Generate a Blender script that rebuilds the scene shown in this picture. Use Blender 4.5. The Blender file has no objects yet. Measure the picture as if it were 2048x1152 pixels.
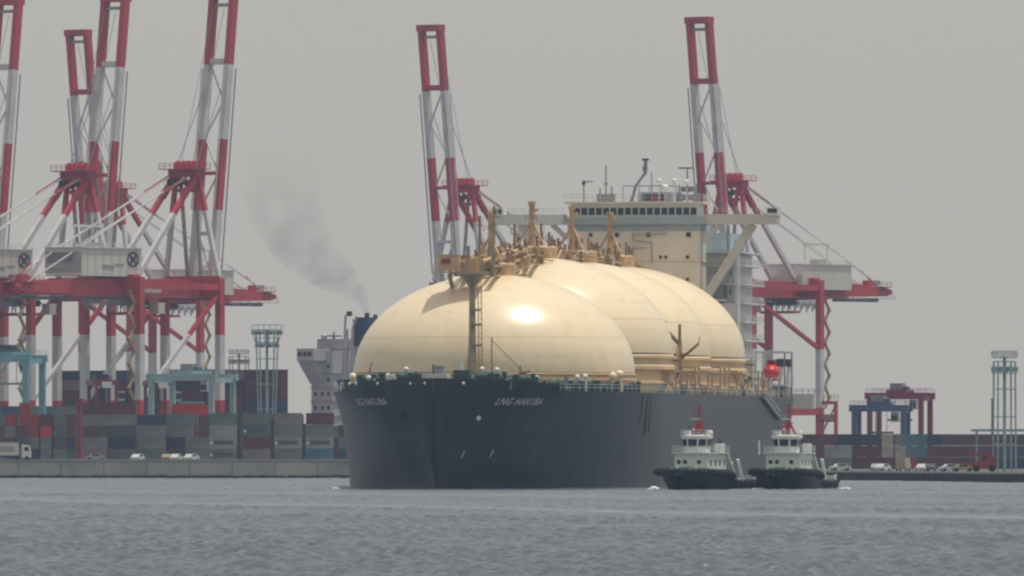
import bpy, math, random
import numpy as np
from mathutils import Vector, Matrix
random.seed(7)
R = math.radians
C = bpy.context.scene.collection
scn = bpy.context.scene

# ------------------------------------------------------------ camera
F = 24225.0            # focal length in photo pixels
HC = 6.0               # camera height above the water
HY = 900.0             # photo row of the horizon
cam_d = bpy.data.cameras.new('camera'); cam = bpy.data.objects.new('camera', cam_d); C.objects.link(cam)
cam.location = (0, 0, HC); cam.rotation_euler = (R(90), 0, 0)
cam_d.sensor_width = 36; cam_d.lens = F / 2048 * 36
cam_d.shift_y = (HY - 576) / 2048
cam_d.clip_start = 5; cam_d.clip_end = 20000
scn.camera = cam
scn.render.resolution_x = 1024; scn.render.resolution_y = 576

# ------------------------------------------------------------ world, sun, exposure
SUN = Vector((.26, .08, .96)).normalized()
w = bpy.data.worlds.new("World"); scn.world = w; w.use_nodes = True
nt = w.node_tree; nt.nodes.clear()
wo = nt.nodes.new('ShaderNodeOutputWorld'); bg = nt.nodes.new('ShaderNodeBackground')
sk = nt.nodes.new('ShaderNodeTexSky'); sk.sky_type = 'NISHITA'; sk.sun_disc = False
sk.sun_elevation = math.asin(SUN.z); sk.sun_rotation = math.atan2(SUN.x, SUN.y)
sk.air_density = 1.0; sk.dust_density = 6.0; sk.ozone_density = 1.0
mx = nt.nodes.new('ShaderNodeMix'); mx.data_type = 'RGBA'; mx.inputs['Factor'].default_value = .82
mx.inputs['B'].default_value = (5.75, 5.45, 4.95, 1)      # thin overcast veil
nt.links.new(sk.outputs[0], mx.inputs['A']); nt.links.new(mx.outputs['Result'], bg.inputs[0])
bg.inputs[1].default_value = .10
nt.links.new(bg.outputs[0], wo.inputs[0])
sl = bpy.data.lights.new('sun', 'SUN'); sl.energy = 3.1; sl.angle = R(.6); sl.color = (1, .955, .88)
so = bpy.data.objects.new('sun', sl); C.objects.link(so)
so.rotation_euler = SUN.to_track_quat('Z', 'Y').to_euler(); so.location = (0, 1000, 400)
scn.view_settings.view_transform = 'Standard'; scn.view_settings.look = 'None'
scn.view_settings.gamma = 1; scn.view_settings.exposure = 0
scn.render.engine = 'CYCLES'
scn.cycles.pixel_filter_type = 'BLACKMAN_HARRIS'; scn.cycles.filter_width = 2.4
scn.cycles.volume_bounces = 1
scn.cycles.volume_step_rate = 1

# ------------------------------------------------------------ materials
def mat(name, col, rough=.55, metal=0., var=.12, scale=.6, spec=.5, bump=0., stain=None, coat=0.):
    m = bpy.data.materials.new(name); m.use_nodes = True
    t = m.node_tree; b = t.nodes['Principled BSDF']
    b.inputs['Roughness'].default_value = rough; b.inputs['Metallic'].default_value = metal
    b.inputs['Specular IOR Level'].default_value = spec
    if coat: b.inputs['Coat Weight'].default_value = coat; b.inputs['Coat Roughness'].default_value = .12
    tc = t.nodes.new('ShaderNodeTexCoord'); n = t.nodes.new('ShaderNodeTexNoise')
    n.inputs['Scale'].default_value = scale; n.inputs['Detail'].default_value = 6
    t.links.new(tc.outputs['Object'], n.inputs['Vector'])
    rp = t.nodes.new('ShaderNodeValToRGB'); e = rp.color_ramp.elements
    e[0].position = .3; e[1].position = .7
    s2 = stain or [c * (1 - 1.6 * var) for c in col]
    e[0].color = (*s2, 1); e[1].color = (*[min(1, c * (1 + .6 * var)) for c in col], 1)
    t.links.new(n.outputs['Fac'], rp.inputs[0]); t.links.new(rp.outputs[0], b.inputs['Base Color'])
    if bump:
        n2 = t.nodes.new('ShaderNodeTexNoise'); n2.inputs['Scale'].default_value = scale * 4
        bp = t.nodes.new('ShaderNodeBump'); bp.inputs['Strength'].default_value = bump; bp.inputs['Distance'].default_value = .1
        t.links.new(tc.outputs['Object'], n2.inputs['Vector']); t.links.new(n2.outputs['Fac'], bp.inputs['Height'])
        t.links.new(bp.outputs[0], b.inputs['Normal'])
    return m
M = {}
def dm(k, *a, **kw): M[k] = mat(k.replace('_', ' ') + ' material', *a, **kw)
dm('crane_red', (.47, .045, .06), .5, var=.15, scale=.15)
dm('crane_white', (.62, .62, .62), .5, var=.10, scale=.2)
dm('crane_grey', (.30, .31, .33), .6)
dm('house_white', (.62, .61, .57), .5, var=.06, scale=.2)
dm('house_grey', (.36, .36, .35), .5, var=.06, scale=.2)
dm('dark', (.035, .038, .045), .5)
dm('steel', (.22, .23, .24), .5)
dm('stair_tan', (.42, .28, .14), .6)
dm('tank_cream', (.81, .675, .455), .27, var=.03, scale=.06, spec=.5)
def bands(k):      # faint level weld rings and run-off dirt on the cladding
    t = M[k].node_tree; b = t.nodes['Principled BSDF']; old = b.inputs['Base Color'].links[0].from_socket
    tc = t.nodes.new('ShaderNodeTexCoord'); mp = t.nodes.new('ShaderNodeMapping'); mp.inputs['Scale'].default_value = (.02, .02, .75)
    n = t.nodes.new('ShaderNodeTexNoise'); n.inputs['Scale'].default_value = 1.; n.inputs['Detail'].default_value = 4
    mp2 = t.nodes.new('ShaderNodeMapping'); mp2.inputs['Scale'].default_value = (.5, .5, .06); n2 = t.nodes.new('ShaderNodeTexNoise'); n2.inputs['Scale'].default_value = 1.; n2.inputs['Detail'].default_value = 5
    ad = t.nodes.new('ShaderNodeMath'); ad.operation = 'ADD'
    r_ = t.nodes.new('ShaderNodeMapRange'); r_.inputs['From Min'].default_value = 1.0; r_.inputs['From Max'].default_value = 1.35; r_.inputs['To Max'].default_value = .28
    x = t.nodes.new('ShaderNodeMix'); x.data_type = 'RGBA'; x.inputs['B'].default_value = (.50, .40, .26, 1)
    t.links.new(tc.outputs['Object'], mp.inputs[0]); t.links.new(mp.outputs[0], n.inputs['Vector']); t.links.new(tc.outputs['Object'], mp2.inputs[0]); t.links.new(mp2.outputs[0], n2.inputs['Vector'])
    t.links.new(n.outputs['Fac'], ad.inputs[0]); t.links.new(n2.outputs['Fac'], ad.inputs[1]); t.links.new(ad.outputs[0], r_.inputs['Value'])
    t.links.new(r_.outputs[0], x.inputs['Factor']); t.links.new(old, x.inputs['A']); t.links.new(x.outputs['Result'], b.inputs['Base Color'])
bands('tank_cream')
dm('dome_seam', (.62, .49, .30), .4, var=.05)
dm('skirt_cream', (.66, .48, .27), .5, var=.08, scale=.3)
dm('pipe_cream', (.55, .38, .19), .5, var=.25, scale=.8)
dm('pipe_brown', (.30, .19, .10), .6, var=.3, scale=1.)
dm('mast_buff', (.40, .32, .22), .5, var=.2)
dm('deck_green', (.05, .10, .085), .6, var=.2)
dm('gear_green', (.02, .075, .055), .5, var=.3, scale=1.5)
dm('gear_white', (.75, .76, .74), .5, var=.08)
dm('ship_white', (.62, .63, .62), .5, var=.06, scale=.3)
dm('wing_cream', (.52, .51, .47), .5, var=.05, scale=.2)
dm('bridge_cream', (.70, .64, .54), .5, var=.05, scale=.2)
dm('bridge_blue', (.33, .40, .43), .5, var=.06)
dm('glass', (.015, .022, .026), .12, var=.05)
dm('lifeboat_red', (.62, .035, .025), .35, var=.08)
dm('mark_white', (.62, .63, .64), .5, var=.15, scale=3)
dm('tug_black', (.012, .017, .022), .5, var=.3)
dm('tug_white', (.70, .73, .70), .45, var=.08, scale=.8)
dm('tug_green', (.06, .16, .10), .5, var=.15)
dm('tug_red', (.42, .02, .03), .5)
dm('rubber', (.010, .011, .012), .8, var=.3, scale=2)
dm('foam', (.75, .77, .78), .8, var=.1)
dm('teal', (.17, .36, .40), .5, var=.12, scale=.3)
dm('teal_pale', (.30, .43, .45), .5, var=.12, scale=.3)
dm('gantry_blue', (.06, .09, .17), .5, var=.12)
dm('gantry_maroon', (.22, .03, .05), .5, var=.12)
dm('concrete', (.38, .37, .33), .85, var=.2, scale=.08, bump=.3)
dm('asphalt', (.09, .09, .085), .9, var=.2, scale=.1)
dm('far_white', (.50, .49, .52), .5, var=.08)
dm('far_navy', (.03, .05, .12), .5)
dm('far_red', (.35, .03, .04), .5)
dm('car_white', (.62, .63, .64), .35)
dm('car_silver', (.40, .42, .44), .3, metal=.3)
dm('car_dark', (.05, .055, .07), .3)
dm('car_yellow', (.38, .27, .14), .4)
CC = {'red': (.36, .045, .045), 'bright red': (.60, .05, .03), 'maroon': (.15, .045, .06), 'grey': (.21, .22, .225),
      'pale grey': (.33, .34, .345), 'white': (.55, .55, .54), 'blue': (.06, .09, .17), 'navy': (.04, .05, .10),
      'sky blue': (.09, .21, .29), 'green': (.10, .16, .145), 'grey green': (.15, .19, .185), 'teal green': (.09, .18, .18),
      'brown': (.13, .075, .065), 'cream': (.42, .38, .31), 'dark grey': (.09, .10, .115), 'pinkish grey': (.27, .22, .225)}
for k, v in CC.items(): dm('box ' + k, v, .55, var=.18, scale=.35)

# hull paint: near-black with faint salt streaks running down from the deck
def hull_mat():
    m = mat('ship hull paint', (.004, .010, .019), .38, var=.2, scale=.08, spec=.5)
    t = m.node_tree; b = t.nodes['Principled BSDF']
    tc = t.nodes.new('ShaderNodeTexCoord'); mp = t.nodes.new('ShaderNodeMapping'); mp.inputs['Scale'].default_value = (.55, .55, .035)
    n = t.nodes.new('ShaderNodeTexNoise'); n.inputs['Scale'].default_value = 1.; n.inputs['Detail'].default_value = 5
    t.links.new(tc.outputs['Object'], mp.inputs[0]); t.links.new(mp.outputs[0], n.inputs['Vector'])
    r = t.nodes.new('ShaderNodeValToRGB'); r.color_ramp.elements[0].position = .52; r.color_ramp.elements[1].position = .78
    r.color_ramp.elements[0].color = (0, 0, 0, 1); r.color_ramp.elements[1].color = (.35, .35, .35, 1)
    t.links.new(n.outputs['Fac'], r.inputs[0])
    x = t.nodes.new('ShaderNodeMix'); x.data_type = 'RGBA'; x.inputs['B'].default_value = (.08, .09, .10, 1)
    old = b.inputs['Base Color'].links[0].from_socket
    t.links.new(r.outputs[0], x.inputs['Factor']); t.links.new(old, x.inputs['A']); t.links.new(x.outputs['Result'], b.inputs['Base Color'])
    return m
M['hull'] = hull_mat()

def wall_mat():
    m = mat('sea wall concrete', (.42, .405, .35), .85, var=.22, scale=.12, bump=.3)
    t = m.node_tree; b = t.nodes['Principled BSDF']
    tc = t.nodes.new('ShaderNodeTexCoord'); sp = t.nodes.new('ShaderNodeSeparateXYZ'); n = t.nodes.new('ShaderNodeTexNoise')
    n.inputs['Scale'].default_value = .5
    t.links.new(tc.outputs['Object'], sp.inputs[0]); t.links.new(tc.outputs['Object'], n.inputs['Vector'])
    ad = t.nodes.new('ShaderNodeMath'); ad.operation = 'MULTIPLY_ADD'; ad.inputs[1].default_value = .6
    t.links.new(n.outputs['Fac'], ad.inputs[0]); t.links.new(sp.outputs['Z'], ad.inputs[2])
    r = t.nodes.new('ShaderNodeValToRGB'); e = r.color_ramp.elements
    e[0].position = .9; e[1].position = 1.0; e[0].color = (1, 1, 1, 1); e[1].color = (0, 0, 0, 1)
    t.links.new(ad.outputs[0], r.inputs[0])
    x = t.nodes.new('ShaderNodeMix'); x.data_type = 'RGBA'; x.inputs['B'].default_value = (.035, .04, .035, 1)
    old = b.inputs['Base Color'].links[0].from_socket
    t.links.new(r.outputs[0], x.inputs['Factor']); t.links.new(old, x.inputs['A']); t.links.new(x.outputs['Result'], b.inputs['Base Color'])
    return m
M['seawall'] = wall_mat()

def water_mat():
    m = bpy.data.materials.new('sea water'); m.use_nodes = True
    t = m.node_tree; b = t.nodes['Principled BSDF']
    b.inputs['Base Color'].default_value = (.085, .108, .130, 1)
    b.inputs['Roughness'].default_value = .24; b.inputs['IOR'].default_value = 1.333
    tc = t.nodes.new('ShaderNodeTexCoord')
    n = t.nodes.new('ShaderNodeTexNoise'); n.inputs['Scale'].default_value = 2.2; n.inputs['Detail'].default_value = 4; n.inputs['Roughness'].default_value = .6
    bp = t.nodes.new('ShaderNodeBump'); bp.inputs['Strength'].default_value = .8; bp.inputs['Distance'].default_value = .15
    t.links.new(tc.outputs['Object'], n.inputs['Vector']); t.links.new(n.outputs['Fac'], bp.inputs['Height'])
    t.links.new(bp.outputs[0], b.inputs['Normal'])
    at = t.nodes.new('ShaderNodeAttribute'); at.attribute_name = 'foam'
    n3 = t.nodes.new('ShaderNodeTexNoise'); n3.inputs['Scale'].default_value = .35; n3.inputs['Detail'].default_value = 5
    mr = t.nodes.new('ShaderNodeMapRange'); mr.inputs['From Min'].default_value = .48; mr.inputs['From Max'].default_value = .75; mr.inputs['To Max'].default_value = .5
    ml = t.nodes.new('ShaderNodeMath'); ml.operation = 'MULTIPLY'; x = t.nodes.new('ShaderNodeMix'); x.data_type = 'RGBA'
    x.inputs['A'].default_value = b.inputs['Base Color'].default_value; x.inputs['B'].default_value = (.36, .39, .40, 1)
    t.links.new(tc.outputs['Object'], n3.inputs['Vector']); t.links.new(n3.outputs['Fac'], mr.inputs['Value']); t.links.new(at.outputs['Fac'], ml.inputs[0]); t.links.new(mr.outputs[0], ml.inputs[1])
    t.links.new(ml.outputs[0], x.inputs['Factor']); t.links.new(x.outputs['Result'], b.inputs['Base Color'])
    return m
M['water'] = water_mat()

# ------------------------------------------------------------ mesh building
class MB:
    def __init__(s): s.v = []; s.f = []; s.m = []; s.sm = []; s.mats = []
    def mi(s, k):
        if k not in s.mats: s.mats.append(k)
        return s.mats.index(k)
    def add(s, vs, fs, k, smooth=False):
        o = len(s.v); s.v += [tuple(p) for p in vs]; i = s.mi(k)
        for f in fs: s.f.append(tuple(a + o for a in f)); s.m.append(i); s.sm.append(smooth)
        return s
    def box(s, x0, x1, y0, y1, z0, z1, k):
        return s.add([(x0, y0, z0), (x1, y0, z0), (x1, y1, z0), (x0, y1, z0), (x0, y0, z1), (x1, y0, z1), (x1, y1, z1), (x0, y1, z1)],
                     [(0, 3, 2, 1), (4, 5, 6, 7), (0, 1, 5, 4), (1, 2, 6, 5), (2, 3, 7, 6), (3, 0, 4, 7)], k)
    def cbox(s, c, d, k): return s.box(c[0]-d[0]/2, c[0]+d[0]/2, c[1]-d[1]/2, c[1]+d[1]/2, c[2]-d[2]/2, c[2]+d[2]/2, k)
    def beam(s, p, q, a, b, k):
        p = Vector(p); q = Vector(q); d = (q - p)
        if d.length < 1e-6: return s
        d.normalize()
        up = Vector((0, 0, 1)) if abs(d.z) < .95 else Vector((0, 1, 0))
        x = d.cross(up).normalized(); y = x.cross(d).normalized()
        vs = [e + x * (sx * a / 2) + y * (sy * b / 2) for e in (p, q) for sx, sy in ((-1, -1), (1, -1), (1, 1), (-1, 1))]
        return s.add(vs, [(3, 2, 1, 0), (4, 5, 6, 7), (0, 1, 5, 4), (1, 2, 6, 5), (2, 3, 7, 6), (3, 0, 4, 7)], k)
    def band(s, p, q, a, b, cuts):       # painted bands: cuts = [(z, mat)...] top limit of each band from below
        p = Vector(p); q = Vector(q)
        if p.z > q.z: p, q = q, p
        z = p.z; cur = p
        for zt, k in cuts:
            if zt <= z: continue
            t = min(1, (zt - p.z) / (q.z - p.z)); e = p.lerp(q, t)
            s.beam(cur, e, a, b, k); cur = e; z = e.z
            if t >= 1: break
        return s
    def tube(s, p, q, r1, k, r2=None, n=10, smooth=True):
        r2 = r1 if r2 is None else r2; p = Vector(p); q = Vector(q); d = (q - p).normalized()
        up = Vector((0, 0, 1)) if abs(d.z) < .95 else Vector((0, 1, 0))
        x = d.cross(up).normalized(); y = x.cross(d).normalized()
        vs = []
        for e, r in ((p, r1), (q, r2)):
            for i in range(n):
                a = 2 * math.pi * i / n; vs.append(e + x * (r * math.cos(a)) + y * (r * math.sin(a)))
        s.add(vs, [(i, (i + 1) % n, n + (i + 1) % n, n + i) for i in range(n)], k, smooth)
        s.add(vs[:n], [tuple(range(n - 1, -1, -1))], k); s.add(vs[n:], [tuple(range(n))], k)
        return s
    def lathe(s, c, prof, k, n=48, smooth=True, kf=None):
        vs = []
        for r, z in prof:
            for i in range(n):
                a = 2 * math.pi * i / n; vs.append((c[0] + r * math.cos(a), c[1] + r * math.sin(a), c[2] + z))
        for j in range(len(prof) - 1):
            kk = kf(j) if kf else k
            i0 = s.mi(kk); o = len(s.v) if j == 0 else o
            if j == 0: s.v += vs
            for i in range(n):
                s.f.append((o + j*n + i, o + j*n + (i+1) % n, o + (j+1)*n + (i+1) % n, o + (j+1)*n + i)); s.m.append(i0); s.sm.append(smooth)
        return s
    def sphere(s, c, rx, k, ry=None, rz=None, n=16, m=10):
        ry = rx if ry is None else ry; rz = rx if rz is None else rz
        vs = []
        for j in range(m + 1):
            th = math.pi * j / m
            for i in range(n):
                a = 2 * math.pi * i / n
                vs.append((c[0] + rx * math.sin(th) * math.cos(a), c[1] + ry * math.sin(th) * math.sin(a), c[2] - rz * math.cos(th)))
        return s.add(vs, [(j*n + i, j*n + (i+1) % n, (j+1)*n + (i+1) % n, (j+1)*n + i) for j in range(m) for i in range(n)], k, True)
    def grid(s, pts, k, smooth=True, flip=False, closed=False):
        nr = len(pts); nc = len(pts[0]); vs = [p for r in pts for p in r]; fs = []
        for j in range(nr - 1):
            for i in range(nc if closed else nc - 1):
                f = (j*nc + i, j*nc + (i+1) % nc, (j+1)*nc + (i+1) % nc, (j+1)*nc + i)
                fs.append(f[::-1] if flip else f)
        return s.add(vs, fs, k, smooth)
    def rail(s, pts, k, h=1.1, step=2.5, r=.05):      # guard rail along a polyline
        for a, b in zip(pts[:-1], pts[1:]):
            a = Vector(a); b = Vector(b); n = max(1, int((b - a).length / step))
            for hh in (h, h * .55): s.beam(a + Vector((0, 0, hh)), b + Vector((0, 0, hh)), r, r, k)
            for i in range(n + 1):
                p = a.lerp(b, i / n); s.beam(p, p + Vector((0, 0, h)), r, r, k)
        return s
    def mesh(s, name):
        me = bpy.data.meshes.new(name); me.from_pydata(s.v, [], s.f)
        for k in s.mats: me.materials.append(M[k])
        me.polygons.foreach_set('material_index', s.m); me.polygons.foreach_set('use_smooth', s.sm); me.update()
        return me
    def build(s, name, parent=None, label=None, loc=None, rz=0):
        o = bpy.data.objects.new(name, s.mesh(name)); C.objects.link(o)
        if parent: o.parent = parent
        if label: o['label'] = label
        if loc: o.location = loc
        if rz: o.rotation_euler = (0, 0, rz)
        return o
def tag(o, label, cat, group=None, kind=None):
    if label: o['label'] = label
    if cat: o['category'] = cat
    if group: o['group'] = group
    if kind: o['kind'] = kind
    return o
def empty(name, loc, rz, label, cat, group=None):
    o = bpy.data.objects.new(name, None); C.objects.link(o); o.location = loc; o.rotation_euler = (0, 0, rz)
    o.empty_display_size = 2
    return tag(o, label, cat, group)
def copy_tree(o, parent=None):
    c = o.copy(); C.objects.link(c); c.parent = parent
    for ch in list(o.children): copy_tree(ch, c)
    return c
def PX(px, Y): return (px - 1024) / F * Y          # lateral metres of a photo column at distance Y
def PZ(py, Y): return HC + (HY - py) / F * Y

# ------------------------------------------------------------ water
def build_water():
    rng = np.random.default_rng(3)
    rows = []; y = 525.
    while y < 2560: rows.append(y); y *= 1.0006
    rows = np.array(rows); nc = 600
    u = np.linspace(-1, 1, nc)
    X = np.outer(rows * (1024 / F) * 1.35, u); Y = np.repeat(rows[:, None], nc, 1)
    # break the lattice up
    Z = np.zeros_like(X)
    comp = [(L, 1.) for L in (9, 6.5, 5, 4.2, 3.6, 3.1, 2.7, 2.4, 2.1, 1.9, 1.7, 1.5, 1.35, 1.2, 1.1, 1.0, .9, .8)]
    for L, _ in comp:
        for k in range(4):
            th = R(-90 + rng.normal(12, 50)); ph = rng.uniform(0, 6.28); LL = L * rng.uniform(.9, 1.1)
            kx, ky = math.cos(th) * 2 * math.pi / LL, math.sin(th) * 2 * math.pi / LL
            Z += (.0125 * LL ** .48) * np.sin(kx * X + ky * Y + ph + .8 * np.sin(.13 * X + .021 * Y * rng.uniform(.5, 2)))
    Z = Z + 1.0 * np.clip(Z, 0, .2) ** 2
    # calm slicks and rougher gust patches
    A = np.ones_like(X)
    for k in range(6):
        A += .14 * np.sin(2 * math.pi * (Y / rng.uniform(60, 260) + X / rng.uniform(90, 300)) + rng.uniform(0, 6.28))
    for yc, wd, st in ((1219, 42, .93), (1560, 60, .4), (980, 10, .3), (1180, 7, -.35)):       # calm slicks lying across the bay
        A *= 1 - st * np.exp(-((Y + 3.66 * X + 9 * np.sin(X / 9) - yc) / wd) ** 2)
    far = 1 - .50 * np.clip((Y - 650) / 1000, 0, 1)
    Z = Z * A * far
    edge = np.minimum(1, (1 - np.abs(u)) * 25)[None, :]
    Z = Z * edge - (1 - edge) * .1
    Z[0] = -.25; Z[-1] = -.25
    nr = len(rows)
    V = np.stack([X, Y, Z], -1).reshape(-1, 3)
    i = np.arange(nr - 1)[:, None] * nc + np.arange(nc - 1)[None, :]
    Fa = np.stack([i, i + 1, i + nc + 1, i + nc], -1).reshape(-1, 4)
    o0 = len(V)
    V = np.vstack([V, [(-6000, -800, -.3), (6000, -800, -.3), (6000, 9000, -.3), (-6000, 9000, -.3)]])
    Fa = np.vstack([Fa, [(o0, o0 + 1, o0 + 2, o0 + 3)]])
    me = bpy.data.meshes.new('water'); me.vertices.add(len(V)); me.vertices.foreach_set('co', V.ravel().astype(np.float32))
    me.loops.add(Fa.size); me.loops.foreach_set('vertex_index', Fa.ravel().astype(np.int32))
    me.polygons.add(len(Fa)); me.polygons.foreach_set('loop_start', np.arange(0, Fa.size, 4, dtype=np.int32))
    me.polygons.foreach_set('use_smooth', np.ones(len(Fa), dtype=bool))
    me.materials.append(M['water']); me.update(calc_edges=True)
    fm = np.exp(-((Y + 3.66 * X + 9 * np.sin(X / 9) - 1219) / 32) ** 2) * (.55 + .45 * np.sin(X / 7.3 + 1.2 * np.sin(X / 3.1)))      # old wake streak with scattered foam
    fa = me.attributes.new('foam', 'FLOAT', 'POINT'); fa.data.foreach_set('value', np.concatenate([fm.ravel(), np.zeros(4)]).astype(np.float32))
    o = bpy.data.objects.new('water', me); C.objects.link(o)
    tag(o, 'grey choppy harbour water', None, kind='structure')
build_water()

# ------------------------------------------------------------ land
def land(name, poly, z, k, label):
    b = MB(); n = len(poly)
    vs = [(x, y, z) for x, y in poly] + [(x, y, -3) for x, y in poly]
    b.add(vs, [tuple(range(n))] + [(i, i + n, (i + 1) % n + n, (i + 1) % n) for i in range(n)], k)
    tag(b.build(name), label, None, kind='structure')
GL, GR = 3.7, 1.8
land('ground', [(-500, 2552), (31.9, 2552), (31.9, 2916), (-76, 3005), (-500, 3354)], GL - .02, 'asphalt', 'paved container yard on the left')
land('ground', [(32.1, 2430), (PX(1640, 2400), 2400), (PX(2060, 2190), 2190), (600, 2000), (600, 2680), (179, 2795), (32.1, 2916)], GR - .02, 'asphalt', 'low paved wharf on the right')
land('ground', [(-700, 3935), (55, 3311), (364, 3056), (1600, 2700), (1600, 7000), (-3000, 7000), (-3000, 3935)], 3.0, 'asphalt', 'far quay across the basin')
b = MB(); b.box(-500, 31.9, 2550, 2551.9, -3, GL + .05, 'seawall')
for i in range(60):
    x = -500 + i * 9; b.box(x, x + .12, 2549.96, 2549.99, .4, GL - .3, 'dark')
b.box(-500, 31.9, 2549.6, 2551.95, GL + .05, GL + .35, 'concrete')
tag(b.build('seawall'), 'long pale concrete seawall in front of the left container yard', 'seawall')
b = MB()
P = [(32.1, 2429.9), (PX(1640, 2400), 2399.9), (PX(2060, 2190), 2189.9), (600, 1999.9)]
for p, q in zip(P[:-1], P[1:]):
    b.beam((*p, -.6), (*q, -.6), .9, 4.4, 'rubber')
    b.beam((p[0], p[1], 1.78), (q[0], q[1], 1.78), 1.3, .36, 'concrete')
    L = (Vector(q) - Vector(p)).length
    for i in range(int(L / 6)):
        c = Vector(p).lerp(Vector(q), (i * 6 + 3) / L); b.box(c.x - .5, c.x + .5, c.y - .95, c.y - .4, .1, 1.3, 'dark')
tag(b.build('quay_wall'), 'low dark quay wall with rubber fenders at right edge of the water', 'quay wall')

# ------------------------------------------------------------ ship-to-shore cranes
def make_crane(up, kind):
    """local y = seaward, x = along the rail, z from the ground; up raises everything above the legs' upper paint line"""
    root = bpy.data.objects.new('quay_crane', None); C.objects.link(root)
    sz = 10.2 if kind == 'L' else 13.5
    zg0, zg1 = 39.8 + up, 44.8 + up            # girder bottom / top
    RW = [(14.6, 'crane_red'), (30.7, 'crane_white'), (200, 'crane_red')]
    for sx in (-9, 9):
        for sy in (-15, 15):
            l = MB(); l.band((sx, sy, 2.2), (sx, sy, zg1), 1.75, 1.75, RW)
            l.box(sx - 1.1, sx + 1.1, sy - .8, sy + .8, 2.2, 4.0, 'crane_red')
            lo = l.build('leg', root)
            g = MB()
            for i in range(4):
                xx = sx - 3.6 + i * 2.4
                g.box(xx - 1, xx + 1, sy - .5, sy + .5, .6, 1.7, 'crane_red')
                g.tube((xx - .5, sy - .35, .45), (xx - .5, sy + .35, .45), .45, 'steel'); g.tube((xx + .5, sy - .35, .45), (xx + .5, sy + .35, .45), .45, 'steel')
            g.beam((sx - 4, sy, 1.95), (sx + 4, sy, 1.95), .8, .6, 'crane_red')
            g.build('bogie', lo)
    for sy in (-15, 15):
        p = MB(); p.beam((-8.1, sy, sz), (8.1, sy, sz), 1.4, 1.9, 'crane_red'); p.build('sill_beam', root)
        p = MB(); p.beam((-8.1, sy, 5), (8.1, sy, 5), 1.1, 1.3, 'crane_red'); p.build('sill_beam', root)
        p = MB(); p.box(-8.1, 8.1, sy - 1.1, sy + 1.1, zg0 - .4, zg1 + .6, 'crane_red')
        p.rail([(-8, sy - 1, zg1 + .6), (8, sy - 1, zg1 + .6)], 'crane_red'); p.build('portal_beam', root)
    for sx in (-9, 9):
        p = MB(); p.beam((sx, -14.1, sz), (sx, 14.1, sz), 1.3, 1.7, 'crane_red'); p.build('side_beam', root); p = MB()
        p.beam((sx, -14.1, zg1 - 2.2), (sx, 14.1, zg1 - 2.2), 1.2, 1.6, 'crane_red'); p.build('side_beam', root)
        d = MB()
        if kind == 'L': d.band((sx, 14.3, zg0 + 1), (sx, -14.3, 14.5), .95, .95, [(30.7, 'crane_white'), (200, 'crane_red')])
        else: d.beam((sx, 14.3, zg0), (sx, -14.3, 31), .95, .95, 'crane_red')
        d.build('brace', root)
    # main girder: twin box girders with a tapered tail
    g = MB()
    for sx in (-3.4, 3.4):
        g.box(sx - .8, sx + .8, -34, 19, zg0 - .02, zg1 - .4, 'crane_red')
        vs = [(sx + a, y, z) for y, z0, z1 in ((-34.01, zg0 + .6, zg1 - .6), (-51, zg0 + .9, zg0 + 3.3), (-54, zg0 + 1.6, zg0 + 2.6)) for a in (-.7, .7) for z in (z0, z1)]
        f = []
        for j in (0, 4): f += [(j, j+1, j+5, j+4), (j+2, j+6, j+7, j+3), (j+1, j+3, j+7, j+5), (j, j+4, j+6, j+2)]
        g.add(vs, f + [(8, 9, 11, 10)], 'crane_red')
    for y in range(-51, 19, 6): g.box(-2.59, 2.59, y, y + .8, zg0 + 1.4, zg0 + 2.4, 'crane_red')
    go = g.build('main_girder', root)
    g = MB()
    for sx in (-5.2, 5.2):
        g.box(sx - .55, sx + .55, -53, 18, zg0 + .2, zg0 + .35, 'steel'); g.rail([(sx * 1.08, -53, zg0 + .35), (sx * 1.08, 18, zg0 + .35)], 'crane_red', step=4, r=.09)
    g.build('walkway', go)
    p = MB(); p.box(-5, 5, -52.5, -48, zg0 + 3.3, zg0 + 3.6, 'crane_red'); p.rail([(-5, -52.5, zg0 + 3.6), (5, -52.5, zg0 + 3.6), (5, -46, zg0 + 3.6)], 'crane_red', 1.2, 1.5, .1)
    p.cbox((2, -50.5, zg0 + 4.6), (1.8, 2.2, 1.6), 'crane_red'); p.cbox((-2.4, -49, zg0 + 4.6), (1.4, 1.6, 1.4), 'steel'); p.beam((0, -45, zg0 + 8), (0, -52, zg0 + 3.6), .25, .25, 'crane_red')
    for y in range(-50, -30, 5): p.tube((-2, y, zg0 - .2), (2, y, zg0 - .2), .5, 'steel')
    p.build('tail_platform', root)
    # trolley + operator cab under the girder
    t = MB(); t.box(-3.2, 3.2, -12, -5, zg0 - 1.9, zg0 - .25, 'dark')
    for sx in (-2, 0, 2): t.tube((sx, -14, zg0 - 1.1), (sx, -3.5, zg0 - 1.1), .35, 'steel')
    t.box(-6, 6, -9.9, -7.1, zg0 - 4.2, zg0 - 3.5, 'crane_red')
    for sx in (-3, 3): t.beam((sx, -8.5, zg0 - 3.5), (sx, -8.5, zg0 - 1.9), .2, .2, 'dark')
    to = t.build('trolley', root)
    t = MB(); t.box(3.4, 6.0, -4.6, -2.0, zg0 - 3.9, zg0 - 1.2, 'house_white'); t.box(3.36, 6.04, -2.2, -1.97, zg0 - 3.5, zg0 - 1.8, 'glass'); t.build('cab', to)
    c = MB()
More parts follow.
